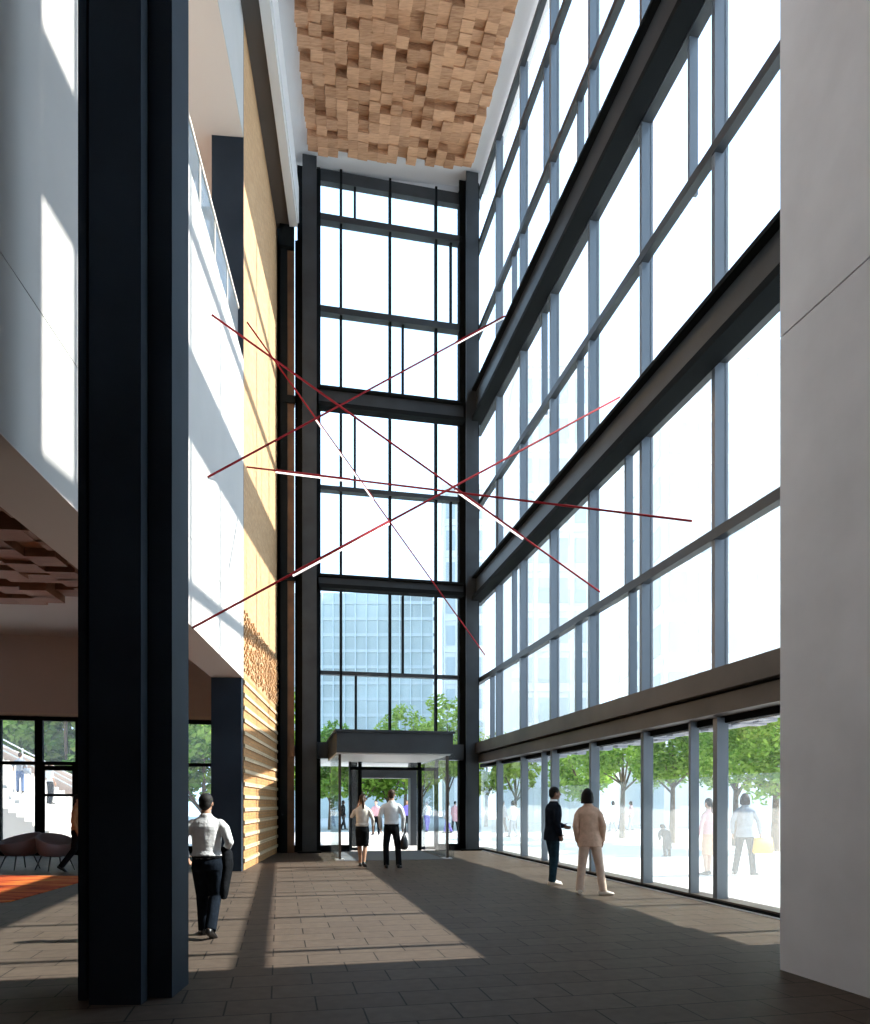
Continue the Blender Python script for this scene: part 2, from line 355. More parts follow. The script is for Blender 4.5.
# wood block ceiling panels
def block_ceiling(name, mtl, fr, s0, s1, d0f, d1f, hf, step, deep, seed):
    rnd = random.Random(seed); bm = new_bm(); s = s0
    while s < s1-0.01:
        e = min(s+step, s1); a0, a1 = d0f(s), d1f(s); n = max(1, int((a1-a0)/step)); k = (a1-a0)/n
        for i in range(n):
            c = fr.p((s+e)/2, a0+(i+0.5)*k, 0); hb = hf(c.x)
            z = hb - rnd.choice((0.0, 0.03, 0.16, 0.17, 0.2, 0.22, 0.24))*deep
            box(bm, fr, s+0.002, e-0.002, a0+i*k+0.002, a0+(i+1)*k-0.002, z, hb+0.28)
        s = e
    return obj(name, bm, mtl)
def wd_front(s): return -0.0
# upper ceiling: rows follow the end wall; d measured from the end wall
Wd0 = 1.0
def wl(d):  # left end s for row at distance d, from two measured corners
    p0 = Vector((-3.84, 22.17)); p1 = Vector((-3.49, 17.9)); t = p1-p0
    # solve (p0 + t k) . n = d
    n = EF.n.xy; o = EF.o.xy; k = (d-(p0-o).dot(n))/t.dot(n); return (p0+t*k-o).dot(EF.t.xy)
def wr(d):
    p0 = Vector((1.19, 22.97)); p1 = Vector((2.11, 18.26)); t = p1-p0
    n = EF.n.xy; o = EF.o.xy; k = (d-(p0-o).dot(n))/t.dot(n); return (p0+t*k-o).dot(EF.t.xy)
rnd = random.Random(3); bm = new_bm(); d = 0.82
for row in range(58):
    a0, a1 = wl(d), wr(d); n = 17; k = (a1-a0)/n
    for i in range(n):
        c = EF.p(a0+(i+0.5)*k, d+0.15, 0); top = ceil_h(c.x)
        z = top-0.12-rnd.choice((0.0, 0.0, 0.02, 0.10, 0.15, 0.18, 0.20, 0.20, 0.21, 0.22, 0.24))
        box(bm, EF, a0+i*k+0.001, a0+(i+1)*k-0.001, d, d+0.308, z, top+0.02)
    d += 0.31
tag(obj('ceiling_panel', bm, M['wood']), 'high oak ceiling of square blocks at uneven depths', 'ceiling panel')
# lounge ceiling of wood blocks
rnd = random.Random(11); bm = new_bm()
s = 5.0
for row in range(24):
    for i in range(22):
        z = 4.95+rnd.choice((0, 0, 0.05, 0.12, 0.22, 0.28)); dd = -0.72-i*0.42
        box(bm, LF, s, s+0.415, dd-0.415, dd, z, 5.4)
    s += 0.35 if False else 0.34
    if s > 13.2: break
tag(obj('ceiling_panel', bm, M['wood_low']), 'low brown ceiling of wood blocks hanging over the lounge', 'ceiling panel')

# ------------------------------------------------------------------ glazed walls
def window(name, label, loc): return struct(name, label, 'glass wall', loc)
R = window('window_1', 'tall glass wall with blue grey mullions along the right side', RF.p(15, 0, 0))
R_MAIN = [8.82+2.23*i for i in range(7)]                     # depths Y of the main mullions
R_MAIN = [y/RF.t.y for y in R_MAIN]
rows = [(0.10, 2.76), (3.47, 5.46), (5.64, 8.1), (8.76, 11.27), (11.45, 13.9), (14.78, 16.98), (17.16, 19.81), (19.99, 21.6)]
extra_px = {0: [693, 544], 1: [632, 578, 492], 2: [628, 514], 3: [580, 500], 4: [692, 544], 5: [580, 514], 6: [632, 546], 7: [692, 578]}
extra = {k: [Rs(x, -0.1) for x in v] for k, v in extra_px.items()}
S_NEAR, S_FAR = 8.3, 25.1
for y in R_MAIN:                                             # main mullions
    bm = new_bm(); box(bm, RF, y-0.045, y+0.045, -0.17, 0.0, 3.3, 21.7); box(bm, RF, y-0.055, y+0.055, -0.22, -0.17, 3.3, 21.7); obj('mullion', bm, M['fin'], R)
    bm = new_bm(); box(bm, RF, y-0.055, y+0.055, -0.22, -0.03, 0.06, 2.8); obj('mullion', bm, M['fin'], R)
for k, ys in extra.items():
    for y in ys:
        onebox('mullion', M['fin'], RF, y-0.03, y+0.03, -0.19, -0.04, rows[k][0]-(0.04 if k == 0 else 0.16), rows[k][1]+0.16, parent=R)
for hh in (5.55, 11.36, 17.07, 19.9, 21.62):
    bm = new_bm(); box(bm, RF, S_NEAR, S_FAR, -0.13, 0.02, hh-0.08, hh+0.08); obj('transom', bm, M['steel'], R)
for hh in (8.22, 13.90):
    onebox('transom', M['steel'], RF, S_NEAR, S_FAR, -0.20, 0.0, hh-0.09, hh+0.09, parent=R)
bm = new_bm(); box(bm, RF, S_NEAR, S_FAR, -0.34, -0.16, 2.72, 2.84); obj('head_frame', bm, M['steel_black'], R)
bm = new_bm(); box(bm, RF, S_NEAR, S_FAR, -0.34, -0.02, 0.0, 0.075); obj('sill', bm, M['bronze'], R)
bm = new_bm(); box(bm, RF, S_NEAR, S_FAR, -0.02, 0.0, 0.0, 0.05); obj('sill_edge', bm, M['steel_black'], R)
bm = new_bm(); box(bm, RF, S_NEAR, S_FAR, 0.0, 0.05, 0.0, 0.012); obj('floor_trim', bm, M['white_metal'], R)
for k, (h0, h1) in enumerate(rows):
    cuts = sorted([S_NEAR]+R_MAIN+extra[k]+[S_FAR])
    for a, b in zip(cuts, cuts[1:]):
        if b-a < 0.15 : continue
        onebox('pane', M['glass_glare'] if k else M['glass'], RF, a+0.02, b-0.02, -0.215, -0.20, h0-0.03, h1+0.03, parent=R)
        if k == 0: onebox('reflection_veil', M['pane_veil'], RF, a+0.03, b-0.03, -0.199, -0.196, 0.1, 1.93, parent=R)  # thin added sheet that carries the painted reflection
onebox('wall_return', M['plaster'], RF, -8, S_NEAR, -0.3, -0.05, 0, 21.8); tag(bpy.data.objects['wall_return'], 'plain wall behind the grey concrete block', 'wall', kind='structure')

# steel beams on the right wall
def ibeam(fr, s0, s1, d0, d1, h0, h1, nm, label, stiff=()):
    t = tag(empty(nm, fr.p((s0+s1)/2, (d0+d1)/2, h0)), label, 'beam')
    onebox('top_flange', M['steel_black'], fr, s0, s1, d0, d1, h1-0.07, h1, parent=t)
    onebox('bottom_flange', M['steel_black'], fr, s0, s1, d0, d1+0.01, h0, h0+0.13, parent=t)
    m_ = (d0+d1)/2
    bm = new_bm(); box(bm, fr, s0, s1, m_-0.03, m_+0.03, h0+0.13, h1-0.07)
    obj('web', bm, M['steel'], t)
    for q in stiff:
        onebox('stiffener', M['steel'], fr, q-0.012, q+0.012, m_+0.03, d1-0.03, h0+0.05, h1-0.05, parent=t)
    return t
ibeam(RF, S_NEAR, 24.35, 0.02, 0.36, 8.03, 8.82, 'steel_beam', 'lower of two dark steel beams crossing the right glass wall')
ibeam(RF, S_NEAR, 24.35, 0.02, 0.36, 13.8, 14.84, 'steel_beam', 'upper of two dark steel beams crossing the right glass wall')
t = tag(empty('storefront_beam', RF.p(15, 0.1, 3)), 'brown steel beam above the street level windows on the right', 'beam')
onebox('upper_box', M['bronze'], RF, S_NEAR, 24.3, -0.3, 0.25, 3.13, 3.46, parent=t)
onebox('shadow_gap', M['steel_black'], RF, S_NEAR, 24.3, -0.3, 0.08, 3.09, 3.13, parent=t)
onebox('lower_box', M['bronze'], RF, S_NEAR, 24.3, -0.3, 0.14, 2.82, 3.09, parent=t)

# end wall
E = window('window_2', 'narrow tall glass end wall above the revolving entrance', EF.p(0, 0, 0))
E['label'] = 'narrow tall glass wall at the far end over the entrance'
eh = [5.63, 11.41, 17.0, 19.88]
erows = [(3.47, 5.56), (5.70, 8.2), (8.6, 11.34), (11.48, 13.8), (14.42, 16.92), (17.08, 19.78), (19.98, 21.15)]
eext = [356, 403, 451, 355, 403, 451, 355]
EM = [Es(320)-0.0, Es(341), Es(390), Es(436), Es(458.5)]
for s in EM[1:4]:
    bm = new_bm(); box(bm, EF, s-0.035, s+0.035, -0.16, 0.06, 3.4, 21.5); obj('mullion', bm, M['steel_black'], E)
for s in (EM[0]-0.05, EM[4]+0.05):
    onebox('mullion', M['steel_black'], EF, s-0.05, s+0.05, -0.16, 0.05, 0.0, 21.5, parent=E)
for (h0, h1), x in zip(erows, eext):
    onebox('mullion', M['steel_black'], EF, Es(x)-0.03, Es(x)+0.03, -0.15, 0.03, h0, h1, parent=E)
for hh in eh:
    hw = 0.07 if hh < 12 else 0.10
    if hh < 6: hw = 0.06
    onebox('transom', M['steel'], EF, EM[0]-0.1, EM[4]+0.1, -0.16, 0.05 if hh < 6 else 0.12, hh-hw, hh+hw, parent=E)
bm = new_bm(); box(bm, EF, EM[0]-0.1, EM[4]+0.1, -0.16, 0.05, 21.05, 21.42); obj('transom', bm, M['steel'], E)
bm = new_bm(); box(bm, EF, EM[0]-0.1, EM[4]+0.1, -0.2, 0.3, 2.92, 3.42); obj('spandrel', bm, M['steel'], E)
for (h0, h1), x in zip(erows, eext):
    cuts = sorted(EM+[Es(x)])
    for a, b in zip(cuts, cuts[1:]): onebox('pane', M['glass'], EF, a+0.01, b-0.01, -0.10, -0.085, h0-0.03, h1+0.03, parent=E)
# ground level of the end wall
for x, wd in ((350, 0.03), (437, 0.04)):
    onebox('mullion', M['steel'], EF, Es(x)-wd, Es(x)+wd, -0.16, 0.05, 0, 2.92, parent=E)
for a, b in ((320, 350), (437, 458.5)):
    onebox('pane', M['glass'], EF, Es(a), Es(b), -0.10, -0.085, 0.2, 2.92, parent=E)
    onebox('sill', M['steel_black'], EF, Es(a), Es(b), -0.16, 0.03, 0, 0.2, parent=E)
ibeam(EF, EM[0]-0.05, EM[4]+0.1, 0.06, 0.42, 8.18, 8.62, 'steel_beam', 'lower of two dark steel beams crossing the far end window')
ibeam(EF, EM[0]-0.05, EM[4]+0.1, 0.06, 0.42, 13.8, 14.44, 'steel_beam', 'upper of two dark steel beams crossing the far end window')
# doors at the end
D = struct('door_1', 'glass sliding entrance doors standing open at the far end', 'door', EF.p(0, 0, 0))
for x in (360, 419.5):
    onebox('door_post', M['steel_black'], EF, Es(x)-0.05, Es(x)+0.05, -0.15, 0.05, 0, 2.92, parent=D)
onebox('door_header', M['steel_black'], EF, Es(350), Es(437), -0.15, 0.05, 2.58, 2.68, parent=D)
onebox('header_pane', M['glass_door'], EF, Es(350), Es(437), -0.06, -0.05, 2.68, 2.92, parent=D)
for a, b in ((350.5, 359), (420.5, 436)):
    onebox('door_leaf', M['glass_door'], EF, Es(a), Es(b), -0.06, -0.045, 0.08, 2.58, parent=D)
    bm = new_bm(); box(bm, EF, Es(a), Es(b), -0.08, -0.03, 0.02, 0.12); box(bm, EF, Es(a), Es(a)+0.05, -0.08, -0.03, 0.02, 2.58); box(bm, EF, Es(b)-0.05, Es(b), -0.08, -0.03, 0.02, 2.58)
    obj('leaf_frame', bm, M['steel'], D)

# steel columns of the end wall
def hcolumn(label, s0, s1, d0, d1, hh):
    t = tag(empty('steel_column', EF.p((s0+s1)/2, (d0+d1)/2, 0)), label, 'column')
    wdt = s1-s0
    onebox('back_flange', M['steel_black'], EF, s0, s1, d0, d0+0.06, 0, hh, parent=t)
    onebox('web', M['steel_black'], EF, s0+wdt*0.3, s1-wdt*0.3, d0+0.06, d1-0.05, 0, hh, parent=t)
    onebox('front_flange', M['steel'], EF, s0+wdt*0.2, s1-wdt*0.2, d1-0.05, d1, 0, hh, parent=t)
    onebox('base_plate', M['steel_black'], EF, s0, s1, d0, d1+0.02, 0, 0.05, parent=t)
    return t
hcolumn('dark steel column at the right corner of the end wall', Es(458.5), E_R-0.02, 0.06, 0.5, ceil_h(1)-0.05)
c0, c1 = Es(293.5, 0.4), Es(320.5, 0.1)
hcolumn('dark steel column left of the entrance', c0+0.12, c1, 0.1, 0.6, 21.3)
onebox('baseboard_left', M['steel_black'], EF, E_L-0.1, Es(320), 0.0, 0.16, 0, 0.22); tag(bpy.data.objects['baseboard_left'], 'black base strip at the left end of the far wall', 'baseboard', kind='structure')
# rust brown post with collars beside the brick wall
ps = E_L+0.20
t = tag(empty('downpipe', EF.p(ps+0.2, 0.3, 0)), 'slim rust brown steel post with black collars beside the brick wall', 'post')
onebox('shaft', M['rust'], EF, ps+0.09, ps+0.30, 0.12, 0.32, 0, 19.2, parent=t)
onebox('edge_strip', M['steel_black'], EF, ps-0.12, ps+0.09, 0.1, 0.36, 0, 19.0, parent=t)
for hh in (8.45, 13.9):
    onebox('collar', M['steel_black'], EF, ps-0.06, ps+0.32, 0.10, 0.40, hh-0.1, hh+0.12, parent=t)
onebox('junction_box', M['rust'], EF, ps+0.16, ps+0.30, 0.32, 0.40, 2.95, 3.45, parent=t)
onebox('top_bracket', M['steel_black'], EF, ps-0.14, ps+0.30, 0.05, 0.5, 18.5, 19.15, parent=t)
G3 = struct('window_3', 'thin slot window between the rust post and the steel column', 'window', EF.p(ps+0.4, 0, 0))
onebox('pane', M['glass'], EF, ps+0.3, c0+0.14, -0.08, -0.06, 0.2, 19.1, parent=G3)
onebox('frame', M['steel_black'], EF, ps+0.33, ps+0.40, -0.1, -0.02, 0.2, 19.1, parent=G3)
onebox('wall_corner', M['steel_black'], EF, E_L-0.4, ps+0.28, -0.35, 0.0, 0, 21.4); tag(bpy.data.objects['wall_corner'], 'dark corner strip where brick wall meets end wall', 'wall', kind='structure')
onebox('wall_end_top', M['soffit'], EF, E_L-0.4, E_R+0.1, -0.35, -0.17, 21.2, 22.2); tag(bpy.data.objects['wall_end_top'], 'pale strip of wall above the end window', 'wall', kind='structure')

# entrance vestibule inside the end wall
vL, vR = Es(340, 3.75), Es(446.5, 3.6)
t = tag(empty('entrance_vestibule', EF.p((vL+vR)/2, 2, 0)), 'dark flat roofed glass vestibule around the far entrance', 'vestibule')
bm = new_bm(); box(bm, EF, vL-0.10, vR+0.10, 0.42, 3.95, 2.86, 3.40)
box(bm, EF, vL-0.15, vR+0.14, 0.42, 4.02, 3.40, 3.46)
obj('roof_box', bm, M['steel'], t)
onebox('soffit', M['white_metal'], EF, vL-0.1, vR+0.05, 0.42, 3.85, 2.82, 2.858, parent=t)
for s in (vL, vR):
    onebox('post', M['bronze'], EF, s-0.03, s+0.03, 3.62, 3.74, 0, 2.84, parent=t)
    onebox('side_glass', M['glass_door'], EF, s-0.008, s+0.008, 0.1, 3.6, 0.04, 2.84, parent=t)
    onebox('foot_plate', M['white_metal'], EF, s-0.12, s+0.12, 3.4, 3.78, 0, 0.03, parent=t)
for a, b in ((vL-0.22, vL-0.03), (vR+0.03, vR+0.2)):
    onebox('wing_glass', M['glass_door'], EF, a, b, 3.66, 3.675, 0.04, 2.84, parent=t)
o = onebox('entrance_mat', M['mat'], EF, vL+0.1, vR-0.1, 0.1, 3.9, 0.001, 0.012); tag(o, 'grey ribbed mat on the floor inside the vestibule', 'mat')

# ------------------------------------------------------------------ big near column
t = tag(empty('steel_column', (-2.4, 5.9, 0)), 'huge blue black steel column in the left foreground', 'column')
CF = Frame((0, 0), (1, 0.0), (0.0, 1))
bm = new_bm(); prism(bm, [(-2.763, 5.68), (-2.035, 5.68), (-2.055, 6.12), (-2.80, 6.12)], 0, 12.5); obj('box_shaft', bm, M['steel_blue'], t)
onebox('cover_plate', M['steel_blue'], WF, -2.583, -2.195, 5.48, 5.60, 0, 12.5, parent=t)
onebox('spacer', M['steel_black'], WF, -2.55, -2.215, 5.58, 5.68, 0, 12.5, parent=t)
onebox('edge_plate', M['steel_blue'], WF, -2.722, -2.66, 5.60, 5.68, 0, 12.5, parent=t)
t.location = t.location

# balustrade of the upper level
t = tag(empty('glass_balustrade', LF.p(13, -0.06, 11.5)), 'glass balustrade with pale handrail on top of the white band', 'balustrade')
onebox('handrail', M['cream'], LF, 4, 16.2, -0.09, -0.03, 12.38, 12.44, parent=t)
for i in range(10):
    q = 4.0+i*1.22; onebox('glass_panel', M['glass_balu'], LF, q, q+1.2, -0.066, -0.054, 11.5, 12.38, parent=t)
    onebox('post', M['post_grey'], LF, q-0.06, q+0.06, -0.10, -0.05, 11.45, 12.38, parent=t)
    onebox('glass_clamp', M['post_grey'], LF, q+0.06, q+1.16, -0.075, -0.045, 11.5, 11.56, parent=t)
# upper level window wall behind
W5 = struct('window_5', 'upper level windows behind the glass balustrade', 'window', LF.p(20, -5, 11))
for i in range(5):
    s = E_L-1.2-i*1.3
    onebox('frame', M['cream'], EF, s-0.08, s+0.08, 0.0, 0.14, 10.6, 16.5, parent=W5)
for hh in (12.2, 14.6): onebox('frame', M['cream'], EF, E_L-7, E_L-0.5, 0.0, 0.14, hh-0.07, hh+0.07, parent=W5)
for i in range(5):
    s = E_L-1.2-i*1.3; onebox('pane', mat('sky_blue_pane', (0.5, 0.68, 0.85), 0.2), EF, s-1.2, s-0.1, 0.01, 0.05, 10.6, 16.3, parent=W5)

# lounge windows
W4 = struct('window_4', 'dark framed windows across the back of the lounge', 'window', EF.p(-10, 0, 0))
def lw(x): return Es(x)
for x, wd in ((-60, .08), (-2, .07), (38.5, .10), (215, .06), (184, .05)):
    onebox('mullion', M['steel_black'], EF, lw(x)-wd, lw(x)+wd, -0.18, 0.02, 0, 4.05, parent=W4)
onebox('mullion', M['steel_black'], EF, lw(79)-0.1, lw(79)+0.1, -0.18, 0.02, 0, 4.05, parent=W4)
for h0, h1 in ((3.93, 4.07), (2.64, 2.74), (0.0, 0.22)):
    onebox('transom', M['steel_black'], EF, LW0, LW1, -0.16, 0.0, h0, h1, parent=W4)
onebox('head_trim', M['cream'], EF, LW0, LW1, -0.1, 0.04, 4.07, 4.15, parent=W4)
cuts = [LW0, lw(-60), lw(-2), lw(38.5), lw(79), lw(184), LW1]
for a, b in zip(cuts, cuts[1:]):
    onebox('pane', M['glass_glare'], EF, a, b, -0.10, -0.085, 0.2, 2.66, parent=W4)
    onebox('pane', M['glass_glare'], EF, a, b, -0.10, -0.085, 2.7, 3.96, parent=W4)
D2 = struct('door_2', 'dark framed glass door in the lounge window', 'door', EF.p(lw(60), 0, 0))
bm = new_bm()
for x0, x1, h0, h1 in ((42, 44.5, 0, 2.64), (72, 75, 0, 2.64)):
    box(bm, EF, lw(x0), lw(x1), -0.07, -0.01, h0, h1)
box(bm, EF, lw(42), lw(75), -0.07, -0.01, 2.48, 2.62); box(bm, EF, lw(42), lw(75), -0.07, -0.01, 1.72, 1.80); box(bm, EF, lw(42), lw(75), -0.07, -0.01, 0.0, 0.2)
obj('door_frame', bm, M['steel_black'], D2)

# rug
bm = new_bm(); prism(bm, [tuple(ground(*p).xy) for p in ((-200, 874.5), (79, 876.5), (82, 882), (10, 902), (-260, 925))][::-1], 0.001, 0.014)
tag(obj('rug', bm, M['rug']), 'flame patterned red and orange rug on the lounge floor', 'rug')

# ------------------------------------------------------------------ lounge chairs
def tub_chair(name, label, loc, rz, k=1.0):
    t = tag(empty(name, loc, rz), label, 'chair', 'lounge chairs')
    bm = new_bm(); n = 28; prof_o, prof_i = [], []
    for i in range(n):                                       # shell that swells and is higher at the back
        a = 2*PI*i/n; rise = 0.5-0.5*math.cos(a)             # 0 at front, 1 at back (a measured from +y front)
        d = Vector((math.sin(a), math.cos(a), 0))
        top = 0.60+0.24*rise; rt = 0.42*k
        row = []
        for rr, zz in ((0.16, 0.30), (0.30, 0.33), (0.38, 0.42), (rt+0.02, top-0.03), (rt, top), (rt-0.05, top-0.01), (0.33, 0.47), (0.0, 0.44)):
            if rr == 0.0: continue
            row.append(bm.verts.new(d*rr*k+Vector((0, 0, zz))))
        prof_o.append(row)
    for i in range(n):
        A, B = prof_o[i], prof_o[(i+1) % n]
        for j in range(len(A)-1): bm.faces.new((A[j], B[j], B[j+1], A[j+1]))
    bm.faces.new([r[0] for r in prof_o][::-1])
    bm.faces.new([r[-1] for r in prof_o])
    local(obj('shell', bm, M['uph'], t, smooth=True))
    bm = new_bm(); ellipsoid(bm, (0, 0.02, 0.45), 0.33*k, 0.33*k, 0.06); local(obj('seat_cushion', bm, M['uph'], t, smooth=True))
    for x, y in ((-1, -1), (1, -1), (-1, 1), (1, 1)):
        bm = new_bm(); tube(bm, (x*0.2, y*0.2, 0.33), (x*0.30, y*0.30, 0.0), 0.018, 0.012, 10); local(obj('leg', bm, M['chair_leg'], t))
    return t
tub_chair('lounge_chair', 'grey upholstered tub chair at the left edge by the window', (*ground(20, 869).xy, 0), 2.6, 1.02)
tub_chair('lounge_chair', 'grey upholstered tub chair nearer the column, facing the first', (*ground(55, 870).xy, 0), -2.2, 0.95)

# ------------------------------------------------------------------ hanging light tubes
def rod(label, a, b, seg0, seg1, r=0.019):
    t = tag(empty('light_rod', (a+b)/2), label, 'light rod', 'crossing red light rods')
    bm = new_bm(); tube(bm, a, b, r, r, 10); obj('rod', bm, M['red'], t, smooth=True)
    p, q = a.lerp(b, seg0), a.lerp(b, seg1); dn = Vector((0, 0, -0.036))
    bm = new_bm(); tube(bm, p, q, 0.028, 0.028, 10); obj('sleeve', bm, M['red'], t, smooth=True)
    bm = new_bm(); tube(bm, p+dn, q+dn, 0.021, 0.021, 10); obj('light_tube', bm, M['tube_white'], t, smooth=True)
    return t
def onL(px, py, d=0.01):
    s = Ls(px, d); p = LF.p(s, d, 0); return Vector((p.x, p.y, EYE+(HY-py)*p.y/F))
def onR(px, py, d=0.0):
    s = Rs(px, d); p = RF.p(s, d, 0); return Vector((p.x, p.y, EYE+(HY-py)*p.y/F))
def at(px, py, Y): return Vector(((px-CX)/F*Y, Y, EYE+(HY-py)*Y/F))
def frac(a, b, px):                              # parameter along ab seen at image column px
    lo_, hi_ = 0.0, 1.0
    f = lambda k: CX+F*(a.lerp(b, k).x)/(a.lerp(b, k).y)
    inc = f(1) > f(0)
    for _ in range(40):
        m_ = (lo_+hi_)/2
        if (f(m_) < px) == inc: lo_ = m_
        else: hi_ = m_
    return (lo_+hi_)/2
for label, a, b, x0, x1 in (
    ('red light rod rising from the foot of the white wall to the right glass', onL(192, 628), onR(620, 397), 293, 389),
    ('red light rod climbing to the upper right beam, lit at its upper end', onL(208, 477), onR(505, 316, 0.37), 456, 503),
    ('longest red light rod falling from the balustrade to the lower right', onL(212, 315), onR(600, 592), 455, 523),
    ('steepest red light rod, falling from the brick wall to the far right corner', onL(247, 322), onR(485, 655), 316, 373),
    ('nearly level red light rod across the middle, lit at its left', onL(247, 467), onR(692, 521), 276, 350)):
    rod(label, a, b, frac(a, b, x0), frac(a, b, x1))
# ------------------------------------------------------------------ people
def V(*a): return Vector(a)
def remesh(bm, vox, it=3):
    bmesh.ops.recalc_face_normals(bm, faces=bm.faces)
    me = bpy.data.meshes.new('raw'); bm.to_mesh(me); bm.free()
    o = bpy.data.objects.new('raw', me); COL.objects.link(o)
    r = o.modifiers.new('r', 'REMESH'); r.mode = 'VOXEL'; r.voxel_size = vox; r.use_smooth_shade = True
    s = o.modifiers.new('s', 'SMOOTH'); s.factor = 0.5; s.iterations = it
    dg = bpy.context.evaluated_depsgraph_get(); dg.update()
    out = bpy.data.meshes.new_from_object(o.evaluated_get(dg))
    bpy.data.objects.remove(o); bpy.data.meshes.remove(me)
    for p in out.polygons: p.use_smooth = True
    return out
def mesh_obj(name, me, m, parent):
    me.name = name; me.materials.clear(); me.materials.append(m)
    o = bpy.data.objects.new(name, me); COL.objects.link(o); o.parent = parent; return o
X3, Y3, Z3 = V(1, 0, 0), V(0, 1, 0), V(0, 0, 1)
def limb(bm, pts, n=12):                        # (point, radius) chain with rounded joints
    for (a, ra), (b, rb) in zip(pts, pts[1:]):
        tube(bm, a, b, ra, rb, n); ellipsoid(bm, b, rb, rb, rb, n=n, m=7)
    a, ra = pts[0]; ellipsoid(bm, a, ra, ra, ra, n=n, m=7)
def hand(bm, wrist, d, thumb, k=1.0, curl=0.5):
    d = d.normalized(); u = (thumb-d*thumb.dot(d)).normalized(); n = d.cross(u)
    if n.dot(V(-wrist.x, 0.2, 0)) < 0: n = -n                # the palm side faces the body
    c = wrist
    loft(bm, [(c-d*.02, u, n, .026*k, .02*k), (c+d*.03*k, u, n, .036*k, .018*k), (c+d*.085*k, u, n, .043*k, .016*k), (c+d*.098*k, u, n, .038*k, .012*k)], 12)
    for i, L in enumerate((.070, .080, .074, .058)):
        b = c+d*.088*k+u*(.030-.020*i)*k
        e1 = b+(d*math.cos(curl*.5)+n*math.sin(curl*.5))*L*.5*k
        e2 = e1+(d*math.cos(curl*1.3)+n*math.sin(curl*1.3))*L*.5*k
        limb(bm, [(b, .0098*k), (e1, .009*k), (e2, .0075*k)], 8)
    t0 = c+d*.03*k+u*.030*k; t1 = t0+(u*.75+d*.6+n*.2).normalized()*.04*k; t2 = t1+(d*.9+n*.35+u*.2).normalized()*.032*k
    limb(bm, [(t0, .0125*k), (t1, .0105*k), (t2, .0085*k)], 8)
def foot(bm, a, fd, pitch, hgt, k=1.0, grow=0.0, heel=0.0):
    f = V(fd[0], fd[1], 0).normalized(); s = V(f.y, -f.x, 0)
    R = Matrix.Rotation(-pitch, 3, s)                        # toe down for pitch > 0
    ff, up = R@f, R@Z3
    P = lambda y, z: a+ff*y*k+up*z*k
    loft(bm, [(P(-.075, -.05), s, up, .022+grow, .030+grow), (P(-.05, -.045), s, up, .034+grow, .042+grow), (P(0, -.035), s, up, .036+grow, .055+grow),
              (P(.06, -.052), s, up, .040+grow, .036+grow), (P(.12, -.064), s, up, .044+grow, .024+grow), (P(.165, -.070), s, up, .036+grow, .018+grow), (P(.185, -.072), s, up, .018+grow, .012+grow)], 12)
    if heel: tube(bm, P(-.05, -.06), P(-.055, -.088), .022, .015, 8)
DEF = dict(kneeL=V(-.10, .02, .50), kneeR=V(.10, .02, .50), ankL=V(-.11, -.02, .09), ankR=V(.11, -.02, .09), toeL=(-.15, 1), toeR=(.15, 1), pitL=0, pitR=0,
           elbL=V(-.255, -.04, 1.15), elbR=V(.255, -.04, 1.15), wriL=V(-.25, .06, .91), wriR=V(.25, .06, .91), lean=(0, 0), head=0.0, nod=0.0, handL=None, handR=None, thL=None, thR=None)
